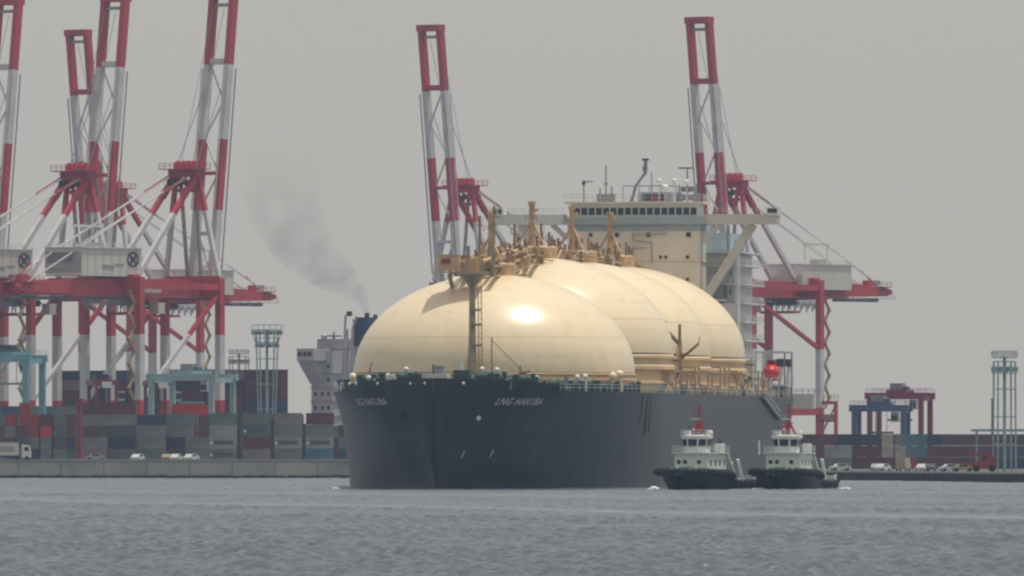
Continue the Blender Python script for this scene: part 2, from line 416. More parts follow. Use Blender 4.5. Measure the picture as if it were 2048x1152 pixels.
    for i in range(26):      # festoon cable loops
        y = -33 + i * .9
        pts = [(5.9, y + .45 * math.sin(a), zg0 - 2.6 * math.sin(a) if 0 else zg0 - .2 - 2.3 * math.sin(a)) for a in (0, .8, 1.57, 2.35, 3.14)]
        pts = [(5.9, y + .9 * k / 4, zg0 - .2 - (1.8 + .8 * (i % 3)) * math.sin(math.pi * k / 4)) for k in range(5)]
        for a_, b_ in zip(pts[:-1], pts[1:]): c.beam(a_, b_, .16, .16, 'steel')
    c.build('festoon_cable', root)
    # machinery house
    h0 = zg1 + (.1 if kind == 'L' else -2.6)
    h = MB(); h.box(-6, 6, -33, -11, h0, h0 + 6.8, 'house_white')
    h.box(-6.06, -1.0, -33.05, -32.97, h0 + .8, h0 + 6.0, 'house_grey') if kind == 'L' else None
    h.box(-5.6, 5.6, -33.09, -33.06, h0 + .9, h0 + 6.0, 'house_grey')
    for i in range(11): h.box(-5.3, 3.2, -33.2, -33.1, h0 + 3.4 + i * .22, h0 + 3.49 + i * .22, 'steel')
    h.box(-5.2, 1.5, -33.2, -33.1, h0 + 1.5, h0 + 1.9, 'crane_grey')
    h.box(-6.3, 6.3, -33.3, -10.7, h0 + 6.8, h0 + 7.1, 'house_white')
    for y in range(-31, -10, 3): h.box(6.0, 6.05, y, y + .12, h0 + .3, h0 + 6.6, 'house_grey')
    h.box(6.02, 6.08, -20.6, -17.6, h0 + 2.6, h0 + 3.1, 'crane_grey'); h.box(6.02, 6.08, -25.5, -21.2, h0 + 1.9, h0 + 2.8, 'crane_grey')
    ho = h.build('machinery_house', root)
    e = MB()                  # round dark emblem of crossed bars on the side wall
    cy, cz = -14.2, h0 + 4.2
    n = 28
    for r0, r1, a0, a1 in ((1.45, 1.95, 0, 28),):
        vs = []
        for i in range(n + 1):
            a = 2 * math.pi * i / n
            for r in (r0, r1): vs.append((6.1, cy + r * 1.15 * math.cos(a), cz + r * math.sin(a)))
        e.add(vs, [(2*i, 2*i + 1, 2*i + 3, 2*i + 2) for i in range(n)], 'dark')
    for a in (45, 135):
        ca, sa = math.cos(R(a)), math.sin(R(a)); e.beam((6.12, cy - ca * 1.9, cz - sa * 1.7), (6.12, cy + ca * 1.9, cz + sa * 1.7), .05, .55, 'dark')
    e.cbox((6.13, cy, cz), (.05, 1.5, 1.3), 'dark'); e.build('emblem', ho)
    # roof machinery of the house
    e = MB(); e.rail([(-6, -33, h0 + 7.1), (6, -33, h0 + 7.1), (6, -11, h0 + 7.1)], 'house_white', 1.1, 2, .09)
    e.cbox((0, -26, h0 + 7.8), (3, 4, 1.4), 'house_grey')
    e.beam((-4.5, -24, h0 + 7), (-4.5, -24, h0 + 12.5), .3, .3, 'house_white'); e.beam((-4.5, -14, h0 + 7), (-4.5, -14, h0 + 12.5), .3, .3, 'house_white')
    e.beam((-4.5, -24.5, h0 + 12.5), (-4.5, -13.5, h0 + 12.5), .5, .5, 'house_white'); e.build('roof_hoist', ho)
    s = MB(); s.box(4.9, 5.0, -9.5, -2.4, zg0 + 1.2, zg0 + 2.7, 'mark_white'); s.build('name_board', root)
    # A-frame
    za = 70.8 + up
    for sx in (-1, 1):
        a = MB(); a.band((sx * 8.6, 15, zg1 + .5), (sx * 3.6, 13, za - .5), 1.05, 1.05, [(61.5 + up, 'crane_white'), (200, 'crane_red')]); a.build('mast_leg', root)
        a = MB(); a.band((sx * 4, -10, zg1 + .5), (sx * 3.4, 12, za - 1), 1.15, 1.15, [(60.5 + up, 'crane_white'), (200, 'crane_red')]); a.build('back_stay', root)
        a = MB(); a.band((sx * 3.4, -50, zg0 + 3.4), (sx * 3.2, 11, za), .28, .28, [(66 + up, 'crane_white'), (200, 'crane_red')])
        a.beam((sx * 3, -32, zg1 + 7.2), (sx * 3, 10, za - 1), .2, .2, 'crane_white'); a.build('rear_tie', root)
        a = MB(); a.band((sx * 2.2, 15.8, zg1), (sx * 2.4, 13.4, za - 2), .7, .7, [(61.5 + up, 'crane_grey'), (200, 'crane_red')]); a.build('inner_post', root)
    a = MB(); a.cbox((0, 12.6, za), (9.2, 3.0, 1.8), 'crane_red'); a.box(-5.4, 5.4, 8.6, 15.6, za + .9, za + 1.15, 'crane_red')
    a.rail([(-5.4, 8.6, za + 1.15), (5.4, 8.6, za + 1.15), (5.4, 15.6, za + 1.15), (-5.4, 15.6, za + 1.15)], 'crane_red', 1.3, 1.8, .12)
    for sx in (-2.6, -.9, .9, 2.6):
        a.tube((sx - .3, 12.4, za + 1.9), (sx + .3, 12.4, za + 1.9), 1.3, 'crane_red', n=14); a.tube((sx - .2, 9.4, za - 2.2), (sx + .2, 9.4, za - 2.2), .9, 'dark', n=12)
    a.beam((-3.4, 12, za - 1), (-3.4, 7.5, za - 6), 1.5, 1.2, 'crane_red'); a.beam((3.4, 12, za - 1), (3.4, 7.5, za - 6), 1.5, 1.2, 'crane_red')
    a.cbox((0, 13.6, za - 4.2), (6.4, .9, .9), 'crane_red'); a.cbox((3, 12.6, za - 2), (1.6, 2.2, 2.6), 'crane_red'); a.cbox((-3, 12.6, za - 2), (1.6, 2.2, 2.6), 'crane_red')
    a.build('mast_head', root)
    # raised boom
    hz = zg0 + 2.5; tz = 115.5 + up; lean = math.tan(R(6.5)); hy = 18.6
    B = lambda x, z, off=0: (x, hy + (z - hz) * lean + off, z)
    BC = [(61.8 + up, 'crane_white'), (79.4 + up, 'crane_red'), (98 + up, 'crane_white'), (200, 'crane_red')]
    bo = MB()
    for sx in (-3.3, 3.3): bo.band(B(sx, hz), B(sx, tz), 1.55, 2.0, BC)
    bo.box(-4.1, 4.1, B(0, tz)[1] - 1.3, B(0, tz)[1] + 1.5, tz - 1.0, tz + .8, 'crane_red')
    bo.beam(B(-2.5, tz - 2.6), B(2.5, tz - 2.6), .9, .8, 'crane_grey')
    bo.beam(B(-2.52, 98.8 + up), B(2.52, 98.8 + up), 1.3, 1.5, 'crane_red' if kind == 'R' else 'crane_white')
    bo.beam(B(-2.5, 71 + up), B(2.5, 71 + up), 1.2, .9, 'crane_red'); bo.beam(B(-2.5, 56 + up), B(2.5, 56 + up), 1.0, .9, 'crane_white')
    bob = bo.build('boom', root)
    for z0, z1, d in ((61.8, 71, 1), (71, 80, -1), (80, 89, 1), (89, 98, -1), (46, 56, -1)):
        br = MB(); br.beam(B(-2.6 * d, z0 + up), B(2.6 * d, z1 + up), .35, .35, 'crane_white'); br.build('bracing', bob)
    st = MB()
    for sx in (-4.6, 4.6):
        st.beam(B(sx, 47 + up, 1.6), B(sx * .95, 97 + up, 1.6), .30, .22, 'crane_grey')
        st.beam(B(sx * .8, 62 + up, -1.9), B(sx * .8, 97 + up, -1.9), .26, .26, 'crane_white')
        st.beam((sx * .7, 12.6, za + 1.5), B(sx * .6, 92 + up, -1.6), .14, .14, 'crane_grey')
        st.beam((sx * .4, 12.6, za + 1.5), B(sx * .4, 112 + up, -1.6), .10, .10, 'crane_grey')
    st.build('boom_stay', bob)
    # zigzag stair and lift tower on a land side leg
    z = 14.5; s = MB(); k = 0; sx = 9 if kind == 'R' else -9
    yb = -16.6
    if kind == 'R': sgn = -1; X0 = -9
    else: sgn = 1; X0 = 9
    while z < zg0 - 1:
        a_, b_ = (yb - 2.6, yb - .6) if k % 2 else (yb - .6, yb - 2.6)
        s.beam((X0, a_, z), (X0, b_, z + 3), .8, .35, 'stair_tan'); s.box(X0 - .6, X0 + .6, b_ - .5, b_ + .5, z + 2.9, z + 3.05, 'stair_tan')
        z += 3; k += 1
    s.build('staircase', root)
    if kind == 'R':
        e = MB(); e.beam((-9.9, -15, 16), (-15, -15, 16), .7, .9, 'crane_red'); e.beam((-14.6, -15, 2), (-14.6, -15, 15.6), .8, .8, 'crane_red'); e.beam((-10, -15, 8), (-14.3, -15, 15), .4, .4, 'stair_tan'); e.beam((-9.9, -15, 11), (-14.2, -15, 11), .5, .5, 'crane_red')
        e.box(-14, -10, -16, -14, 11.3, 12.8, 'stair_tan'); e.rail([(-15, -15.5, 16.5), (-10, -15.5, 16.5)], 'stair_tan', 1.6, 1.2, .12); e.build('cable_reel_frame', root)
        e = MB(); e.box(-6, 4, -16.4, -14, 14.5, 18.5, 'house_white'); e.rail([(-8, -16.6, 18.6), (7, -16.6, 18.6)], 'dark', 1.2, 2, .12); e.build('switch_room', root)
    return root
rotL = -R(39.5); rotR = math.pi - R(39.5)
craneL = make_crane(0, 'L'); craneR = make_crane(5.0, 'R')
def place(proto, first, px, Y, rz, z, label):
    o = proto if first else copy_tree(proto)
    o.location = (PX(px, Y), Y, z); o.rotation_euler = (0, 0, rz); tag(o, label, 'crane', 'red and white quay cranes with raised booms')
place(craneL, True, 305, 2990, rotL, GL, 'red and white quay crane, rightmost of the three leaning right')
place(craneL, False, 88, 3012, rotL, GL, 'red and white quay crane, second from left of those leaning right')
place(craneL, False, -126, 3034, rotL, GL, 'red and white quay crane cut by the left picture edge')
place(craneR, True, 1521, 3330, rotR, 3.0, 'red and white quay crane rising behind the tanker bridge, tail pointing right')
place(craneR, False, 985, 3391, rotR, 3.0, 'red and white quay crane rising behind the foremost spherical tank, lower half hidden')
place(craneR, False, 283, 3430, rotR, 3.0, 'hazier red and white quay crane with shorter left-leaning boom between the two left booms')

# ------------------------------------------------------------ gas carrier
SA = R(8.3)
tanker = empty('gas_carrier', (-12.0, 1835, 0), -SA, 'large black-hulled gas tanker with four cream domed tanks, seen bow-on', 'tanker')
LOA = 283
dk_s = [0, 2, 5, 10, 15, 20, 30, 45, 60, 75, 236, 262, 283]; dk_h = [.5, 4.6, 8, 12, 15, 17.3, 20, 22.6, 24, 24.5, 24.5, 23, 19]
wl_s = [0, 4, 8, 14, 22, 32, 45, 60, 75, 88, 235, 260, 283]; wl_h = [.3, .5, 2.6, 5.6, 9.4, 14, 18.8, 22.4, 24.1, 24.5, 24.5, 22.2, 17]
def stem(z): return 4.0 * max(0., 1 - max(0, z) / 15.5) ** 1.1
def hb(s, z):
    d = np.interp(s, dk_s, dk_h); wl = np.interp(s, wl_s, wl_h); t = min(1, max(0, z) / 15.0)
    v = wl + (d - wl) * t ** 1.25
    ss = s - stem(z)
    return float(max(.02, v if s > 12 else v * min(1, max(0, ss) / max(.1, 12 - stem(z))) ** .22 if ss > 0 else .02))
def ztop(s):
    if s < 17: return 16.9 - .8 * (s / 17) ** 1.2
    if s < 19: return 16.0 - (s - 17) * .5
    return 15.0
SS = sorted(set([.0, .15, .4, .8, 1.4, 2, 3, 4, 5, 6.5, 8, 10, 12, 14, 16.9, 17.1, 18, 19.1, 22, 26, 30, 36, 42, 50, 58, 66, 75, 82, 90, 120, 160, 200, 225, 236, 250, 262, 275, 283]))
ZT = [-2, 0, 1.5, 3, 5, 7, 9, 11, 13, 14.2, None]
h = MB()
for sg in (-1, 1):
    pts = []
    for z in ZT:
        row = []
        for s in SS:
            zz = ztop(s) if z is None else z
            s0 = max(s, stem(zz) + (s * .02)); row.append((sg * hb(s0, zz), s0, zz))
        pts.append(row)
    h.grid(pts, 'hull', True, flip=(sg > 0))
tr = [(-hb(283, z), 283, z) for z in ZT[:-1]] + [(-19, 283, 15)]
tr2 = [(-p[0], 283, p[2]) for p in tr[::-1]]
h.add(tr + tr2, [tuple(range(len(tr) * 2))], 'hull')
# inner bulwark + cap rail
for sg in (-1, 1):
    ins = [s for s in SS if .8 <= s <= 19.1]
    h.grid([[(sg * (hb(s, 15) - .35), s + .2, 14.8) for s in ins], [(sg * (hb(s, 15) - .35), s + .2, ztop(s)) for s in ins], [(sg * hb(s, ztop(s)), s, ztop(s) + .01) for s in ins]], 'hull', False, flip=(sg < 0))
h.build('hull', tanker)
d = MB()
ds = [s for s in SS if s >= .8]
d.grid([[(-(hb(s, 15) - .1), s, 14.96) for s in ds], [((hb(s, 15) - .1), s, 14.96) for s in ds]], 'deck_green', False)
d.build('deck', tanker)
def tank(cs, cz, i):
    a, bb = 22.0, 15.4
    p = []
    base = 14.97
    skirt = cz - base
    prof = [(a + .1, 0), (a + .1, skirt * .22), (a + .5, skirt * .24), (a + .5, skirt * .30), (a - .2, skirt * .32), (a - .2, skirt * .56), (a + .35, skirt * .6), (a + .35, skirt * .68), (a, skirt * .72), (a, skirt * .84), (a + .3, skirt * .87), (a + .3, skirt * .93), (a, skirt * .96)]
    m = MB(); m.lathe((0, cs, base), prof, 'skirt_cream', 96, False); m.build('tank_skirt', tanker)
    m = MB(); pr = []
    for k in range(0, 41):
        an = R(90) * k / 40
        r = a * math.cos(an); z = skirt + bb * math.sin(an)
        pr.append((max(r, .01), z))
        if k == 9: an2 = an + .010; pr.append((a * math.cos(an2), skirt + bb * math.sin(an2)))
    m.lathe((0, cs, base), pr, 'tank_cream', 128, True, kf=lambda j: 'dome_seam' if j == 9 else 'tank_cream')
    dome = m.build('tank_dome', tanker)
    # fittings on the crown of the dome
    tz = cz + bb
    f = MB(); f.lathe((0, cs, tz - .35), [(3.4, 0), (3.4, 1.9), (3.0, 2.2), (.01, 2.3)], 'pipe_cream', 24, False)
    for k in range(9):
        an = k * .7; f.tube((3.0 * math.cos(an), cs + 3 * math.sin(an), tz + 1.6), (3.0 * math.cos(an), cs + 3 * math.sin(an), tz + 2.9 + (k % 3) * .5), .22, 'pipe_brown')
    f.build('dome_hatch', tanker)
    # ladder following the dome on the port shoulder
    return tz
TS = (64, 110, 156, 202); TZ = (18.1, 21.5, 21.5, 21.5)
tops = [tank(s, z, i) for i, (s, z) in enumerate(zip(TS, TZ))]
rnd = random.Random(5)
# vent masts at the tank crowns
for i, s in enumerate(TS):
    tz = tops[i]; top = (42.6, 45.2, 45.4, 45.3)[i]; r = (.3, .47, .42, .47)[i]
    m = MB(); x = -.7
    m.tube((x, s, tz + .2), (x, s, top), r * 1.15, 'pipe_cream', r * .95); m.tube((x, s, top), (x, s, top + .7), r * 1.35, 'pipe_cream')
    m.tube((x, s, top - 1.2), (x + 1.0, s, top - .5), .25, 'pipe_cream')
    m.beam((x, s, tz + 6), (x + 2.9, s - 2, tz + .4), .32, .32, 'pipe_cream'); m.beam((x, s, tz + 6), (x - 2.9, s - 2, tz + .4), .32, .32, 'pipe_cream'); m.beam((x + .1, s, tz + 4.5), (x + 1.6, s + 3, tz + .3), .25, .25, 'pipe_brown')
    m.rail([(x - .9, s - .9, top - 2.4), (x + .9, s - .9, top - 2.4)], 'pipe_brown', .8, 1, .08)
    m.build('vent_mast', tanker)
# thin pipes between masts
for s, x, z1 in ((82, -2.7, 44.6), (78, -4.4, 43), (97, -1.6, 42), (124, -1.2, 42.6), (141, -2.3, 41.5), (170, -2.0, 42.0)):
    m = MB(); m.tube((x, s, 36.5), (x, s, z1), .22, 'pipe_brown'); m.box(x - .55, x + .55, s - .3, s + .3, z1 - 1.6, z1 - 1.4, 'pipe_cream')
    m.tube((x - .6, s, z1 - 1.4), (x - .6, s, z1 - .4), .09, 'pipe_cream'); m.tube((x + .5, s, z1 - 1.4), (x + .5, s, z1 - .2), .09, 'gear_white'); m.build('vent_pipe', tanker)
# flying passage with pipework along the tank tops
fp = MB()
def zp(s): return float(np.interp(s, [42, 64, 95, 215], [34.6, 34.8, 37.2, 37.4]))
s = 52.
while s < 222:
    s1 = min(s + 6, 222); za_, zb_ = zp(s), zp(s1)
    for x in (-4.4, 1.6):
        fp.beam((x, s, za_), (x, s1, zb_), .3, .35, 'pipe_cream')
        fp.beam((x, s, za_ + 1.2), (x, s1, zb_ + 1.2), .1, .1, 'pipe_cream'); fp.beam((x, s, za_), (x, s, za_ + 1.2), .1, .1, 'pipe_cream')
        fp.beam((x, s, za_ - 1.5), (x, s1, zb_ - 1.5), .25, .25, 'pipe_cream'); fp.beam((x, s, za_ - 1.5), (x, s1, zb_), .18, .18, 'pipe_brown'); fp.beam((x, s, za_), (x, s, za_ - 1.5), .18, .18, 'pipe_brown')
    fp.beam((-4.6, s, za_), (1.8, s, za_), .25, .25, 'pipe_brown'); fp.beam((-4.4, s, za_ - 1.5), (1.6, s, za_), .15, .15, 'pipe_brown')
    s = s1
fp.build('flying_passage', tanker)
pp = MB()
for x, r, dz, k in ((-3.7, .35, .5, 'pipe_cream'), (-2.7, .45, .6, 'pipe_brown'), (-1.6, .3, .45, 'pipe_cream'), (-.5, .42, .6, 'pipe_cream'), (.7, .25, .4, 'pipe_brown')):
    pp.tube((x, 54, zp(54) + dz), (x, 95, zp(95) + dz), r, k); pp.tube((x, 95, zp(95) + dz), (x, 220, zp(220) + dz), r, k)
pp.build('pipe_run', tanker)
pf = MB()
for i in range(430):
    s = rnd.uniform(56, 222); x = rnd.uniform(-6.0, 3.0); z = zp(s) + rnd.uniform(-1.6, .9); k = rnd.choice(['pipe_cream', 'pipe_brown', 'skirt_cream', 'pipe_brown', 'gear_white' if i % 9 == 0 else 'pipe_brown'])
    vl = MB() if i < 95 else pf
    hh = rnd.uniform(.5, 2.0)
    if i % 3 == 0: vl.tube((x, s, z), (x, s, z + hh), rnd.uniform(.12, .35), k, n=8)
    elif i % 3 == 1: vl.beam((x, s, z), (x + rnd.uniform(-2, 2), s + rnd.uniform(-2, 2), z + rnd.uniform(-.5, 1.4)), .2, .2, k)
    else: vl.tube((x, s - .3, z + .3), (x, s + .3, z + .3), rnd.uniform(.3, .7), k, n=10)
    if i < 95: vl.build('valve', tanker)
pf.build('pipe_fittings', tanker)['kind'] = 'stuff'
# trestles carrying the passage between the tanks
for s in (87, 133, 179, 224):
    for x in (-4.2, 1.4):
        m = MB(); m.beam((x, s, 15), (x, s, zp(s)), .5, .5, 'pipe_cream'); m.build('trestle', tanker)
# forward look-out cabin with red panel
m = MB(); m.box(-6.9, -3.6, 50.5, 53.0, 34.0, 36.3, 'skirt_cream'); m.box(-7.0, -3.5, 50.3, 53.2, 36.3, 36.45, 'skirt_cream')
m.box(-7.4, 0.4, 49.6, 53.6, 33.6, 33.8, 'pipe_cream'); m.beam((-5.5, 53, 33.4), (-5, 55, 30.2), .5, .5, 'pipe_cream'); m.rail([(-7.4, 49.6, 33.8), (0.4, 49.6, 33.8)], 'pipe_cream', 1.2, 1, .09)
m.box(-2.9, -.6, 51, 53, 33.8, 35.9, 'pipe_cream'); co = m.build('lookout_cabin', tanker)
m = MB(); m.box(-6.4, -4.9, 50.4, 50.47, 34.9, 35.8, 'far_red'); m.build('red_panel', co)
# foremast
m = MB(); sx, sy = 0.0, 40.5
m.tube((sx, sy, 15), (sx, sy, 22), .75, 'mast_buff', .6); m.tube((sx, sy, 22), (sx, sy, 33.4), .55, 'mast_buff', .45)
m.lathe((sx, sy, 31.2), [(.45, 0), (1.3, 1.1), (2.4, 2.0), (2.4, 2.2), (.4, 2.25)], 'mast_buff', 16, False)
m.box(sx - 2.4, sx + 2.4, sy - 1, sy + 1, 33.3, 33.5, 'mast_buff'); m.rail([(sx - 2.4, sy - 1, 33.5), (sx + 2.4, sy - 1, 33.5)], 'mast_buff', 1.1, .9, .09)
m.tube((sx - .6, sy, 33.5), (sx - .6, sy, 37.6), .28, 'mast_buff'); m.tube((sx + 1.2, sy, 33.5), (sx + 1.2, sy, 36.4), .18, 'mast_buff'); m.tube((sx + 3.0, sy + 2, 33), (sx + 3.0, sy + 2, 42.5), .3, 'mast_buff', .2)
m.beam((sx + 1.1, sy, 15), (sx + .9, sy, 31), .12, .12, 'pipe_brown'); m.beam((sx + 1.6, sy, 15), (sx + 1.4, sy, 32), .12, .12, 'pipe_brown')
for z in np.arange(16, 31, .8): m.beam((sx + 1.1, sy, z), (sx + 1.55, sy, z), .07, .07, 'pipe_brown')
for z, a in ((27.5, .9), (25.2, .8), (22, 1.0)): m.box(sx - .2, sx + a + .6, sy - .9, sy + .3, z, z + .35, 'mast_buff')
m.tube((sx - .9, sy, 15), (sx - .15, sy, 27), .16, 'mast_buff'); m.tube((sx + 3.2, sy - 1, 15), (sx + 3.2, sy - 1, 23.5), .1, 'pipe_brown')
m.beam((sx + 3.2, sy - 1, 23), (sx + 8.5, sy + 1, 17.4), .1, .1, 'pipe_brown'); m.build('foremast', tanker)
m = MB(); m.beam((7.6, 38, 15), (7.9, 38, 19), .2, .2, 'pipe_brown'); m.beam((6.6, 38, 17.4), (9.4, 38, 18.2), .2, .2, 'gear_green'); m.beam((8.5, 38, 18), (11.5, 40, 15.5), .15, .15, 'pipe_brown'); m.build('deck_davit', tanker)
# mooring gear on the forecastle and along the deck edge
def winch(x, s, sc=1., z0=15.0, k='gear_green'):
    m = MB()
    m.tube((x - .9 * sc, s, z0 + .8 * sc), (x + .9 * sc, s, z0 + .8 * sc), .62 * sc, k, n=12)
    for e in (-1., 0., 1.): m.tube((x + e * sc - .07, s, z0 + .8 * sc), (x + e * sc + .07, s, z0 + .8 * sc), .8 * sc, k, n=14)
    m.box(x + 1.1 * sc, x + 1.8 * sc, s - .5, s + .5, z0, z0 + 1.3 * sc, k); m.box(x - 1.5 * sc, x - 1.1 * sc, s - .4, s + .4, z0, z0 + 1.0 * sc, 'gear_white')
    m.box(x - 1.3 * sc, x + 1.6 * sc, s - .7, s + .7, z0, z0 + .18, k); m.build('mooring_winch', tanker)
for x, s, sc in ((-6.5, 16, 1.3), (5.5, 16.5, 1.3), (-3.4, 24, 1.2), (2.2, 22, 1.1), (8, 22, 1.1), (4.8, 27, 1.2), (-11, 22, 1.0), (-15, 28, .95), (10.5, 27, 1.), (-8.5, 27, 1.2), (14.5, 33, 1.3), (17.5, 42, 1.3), (19, 48, .9), (15.8, 38, 1.2), (-18.5, 36, 1.)):
    winch(x, s, sc, 15.0 if s > 30 else 16.0)
m = MB(); m.box(-5.4, -.9, 20, 23.5, 16.8, 17.7, 'ship_white'); m.box(-5.0, -1.3, 20.5, 23, 14.97, 16.8, 'ship_white'); m.tube((-3.2, 21.5, 17.7), (-3.2, 21.5, 19.1), .15, 'gear_green'); m.box(-2.9, -1.6, 21, 22.5, 17.7, 18.9, 'steel'); m.build('forward_store', tanker)
m = MB(); m.beam((-15.2, 30, 15), (-14.4, 30, 18.6), .2, .2, 'pipe_cream'); m.beam((-13.6, 30, 15), (-14.4, 30, 18.6), .2, .2, 'pipe_cream'); m.tube((-14.4, 30, 18.4), (-14.0, 30, 19.6), .12, 'pipe_cream'); m.build('deck_davit', tanker)
m = MB(); m.box(1.0, 3.4, 14, 17, 15, 18.2, 'gear_green'); m.tube((2, 15, 18.2), (2, 15, 19.4), .35, 'gear_white'); m.build('windlass_house', tanker)
for i in range(46):
    s = rnd.uniform(9, 58); x = rnd.choice((-1, 1)) * rnd.uniform(.35, .96) * hb(s, 15); z0 = 14.97
    if s < 30: z0 = 15.2
    k = rnd.choice(['gear_green', 'gear_green', 'gear_green', 'deck_green', 'steel', 'gear_white']); a = rnd.uniform(.4, 1.0); hh = rnd.uniform(1.2, 2.6) if s < 30 else rnd.uniform(.9, 2.0)
    m = MB()
    if i % 3: m.tube((x, s, z0), (x, s, z0 + hh), .3 * a + .1, k, n=10); m.tube((x, s, z0 + hh * .8), (x, s, z0 + hh), .5 * a + .1, k, n=10)
    else: m.box(x - a, x + a, s - .4, s + .4, z0, z0 + hh * .8, k); m.tube((x - a * .6, s, z0 + hh * .8), (x + a * .8, s, z0 + hh), .2, k, n=8)
    m.build('bollard' if i % 3 else 'deck_locker', tanker)
def cowl(x, s, hgt=1.8, k='gear_white', z0=15.0):
    m = MB(); q = 1.6 if k == 'tank_cream' else 1
    m.tube((x, s, z0), (x, s, z0 + hgt), .26 * q, k, n=10); m.sphere((x, s - .12, z0 + hgt + .15), .42 * q, k, n=10, m=6); m.build('ventilator', tanker)
for x, s, hh, k in ((-9, 14, 2.2, 'gear_white'), (-13, 20, 1.9, 'gear_white'), (-7, 19, 3.2, 'gear_white'), (4.6, 20, 3.2, 'gear_white'), (6.8, 20.5, 3.1, 'gear_white'), (7.9, 21, 2.6, 'gear_green'), (-17.5, 33, 2.1, 'tank_cream'), (-16.2, 31, 1.2, 'gear_green'), (11.5, 31, 1.9, 'gear_white'), (16.5, 40, 2.1, 'gear_white'), (17.6, 41, 2.2, 'gear_white'), (20.4, 52, 2.3, 'tank_cream'), (21.2, 54, 2.6, 'tank_cream'), (18.5, 45, 1.2, 'gear_green'), (22.8, 64, 1.3, 'lifeboat_red' if 0 else 'gear_green')):
    cowl(x, s, hh, k)
# fairlead lights on the bulwark face
m = MB()
for sg, s in ((-1, 15.5), (-1, 13), (-1, 8.2), (-1, 2.6), (-1, .9), (1, 3)):
    z = 16.1; m.sphere((sg * (hb(s, z) + .02), s - .02, z), .24, 'gear_white', n=8, m=6)
m.build('fairlead', tanker)
# anchors and pockets
for sg in (-1, 1):
    s, z = 6.4, 11.3; x = sg * hb(s, z)
    a = MB(); a.beam((x, s - .3, z + .9), (x + sg * .2, s - .5, z - .9), .3, .3, 'dark'); a.beam((x + sg * .2 - .8, s - .75, z - .3), (x + sg * .2, s - .5, z - .9), .35, .35, 'dark'); a.beam((x + sg * .2 + .8, s - .35, z - .3), (x + sg * .2, s - .5, z - .9), .35, .35, 'dark')
    a.sphere((x + sg * .2, s - .5, z - .5), .4, 'gear_white' if sg > 0 else 'dark', n=8, m=6); a.build('anchor', tanker)
for s, z in ((6.8, 5.2), (12.0, 5.4)):
    a = MB(); x = hb(s, z)
    for k in range(3): a.beam((x + .03 + .12 * k, s - .1, z - .5 + .25 * k), (x + .12 + .2 * k, s + .15, z + .1 + .3 * k), .08, .12, 'mark_white')
    a.build('thruster_mark', tanker)
# name on both bows
def text_mesh(txt, size, shear=.25):
    cu = bpy.data.curves.new('t', 'FONT'); cu.body = txt; cu.size = size; cu.shear = shear; cu.resolution_u = 2; cu.space_character = 1.12; cu.offset = .02
    ob = bpy.data.objects.new('t', cu); C.objects.link(ob); dg = bpy.context.evaluated_depsgraph_get(); dg.update()
    me = bpy.data.meshes.new_from_object(ob.evaluated_get(dg)); bpy.data.objects.remove(ob); return me
for sg in (1, -1):
    me = text_mesh('LNG HAKUBA', 1.5); W = max(v.co.x for v in me.vertices)
    # arc length table along the deck curve
    tab = [(5.2, 0)]; s = 5.2; L = 0; px_, py_ = hb(s, 13.2), s
    while s < 30:
        s += .05; x = hb(s, 13.2); L += math.hypot(x - px_, s - py_); px_, py_ = x, s; tab.append((s, L))
    ts = [a for a, _ in tab]; tl = [c for _, c in tab]
    for v in me.vertices:
        L = v.co.x + 3.6 if sg > 0 else (W - v.co.x) + 3.4
        s = float(np.interp(L, tl, ts)); z = 12.9 + v.co.y
        n = Vector((1, -.7, -.35)).normalized(); x = hb(s, z); v.co = (sg * (x + n.x * .10), s + n.y * .10, z + n.z * .1)
    me.materials.append(M['mark_white']); o = bpy.data.objects.new('ship_name', me); C.objects.link(o); o.parent = tanker
# guard rails and deck edge clutter on the port side
m = MB(); m.rail([(hb(s, 15) - .3, s, 15) for s in (19.5, 30, 45, 60, 75, 120, 170, 236, 262, 282)], 'ship_white', 1.1, 3, .06); m.build('guard_rail', tanker); m = MB()
m.rail([(-(hb(s, 15) - .3), s, 15) for s in (19.5, 30, 45, 60, 75, 90)], 'ship_white', 1.1, 3, .06); m.build('guard_rail', tanker)
for s, hh in ((104, 3.6), (118, 3.2), (128, 4.4), (144, 3.8), (160, 4.6), (166, 4.6), (182, 4.0), (196, 3.4), (210, 4.2), (218, 3.0)):
    m = MB(); x = 23.4
    m.beam((x, s, 15), (x, s, 15 + hh), .25, .25, 'pipe_cream'); m.beam((x, s + 5, 15), (x, s + 5, 15 + hh), .25, .25, 'pipe_cream')
    m.beam((x - 1, s, 15 + hh), (x - 1, s + 5, 15 + hh), 2.2, .2, 'pipe_cream'); m.tube((x - .4, s, 16.2), (x - .4, s + 5, 16.2), .35, 'skirt_cream'); m.beam((x, s, 15), (x, s + 5, 15 + hh), .15, .15, 'pipe_brown')
    m.build('pipe_support', tanker)
for i in range(70):
    m = MB(); s = rnd.uniform(80, 232); x = rnd.uniform(22.6, 24.0); k = rnd.choice(['ship_white', 'pipe_cream', 'gear_green', 'steel', 'skirt_cream', 'pipe_brown']); a = rnd.uniform(.3, .9)
    m.cbox((x, s, 15 + a * .6), (a, a * 1.4, a * 1.2), k); m.tube((x, s, 15 + a * 1.2), (x, s, 15.3 + a * 1.5), a * .2, k, n=8); m.build('deck_fitting', tanker)
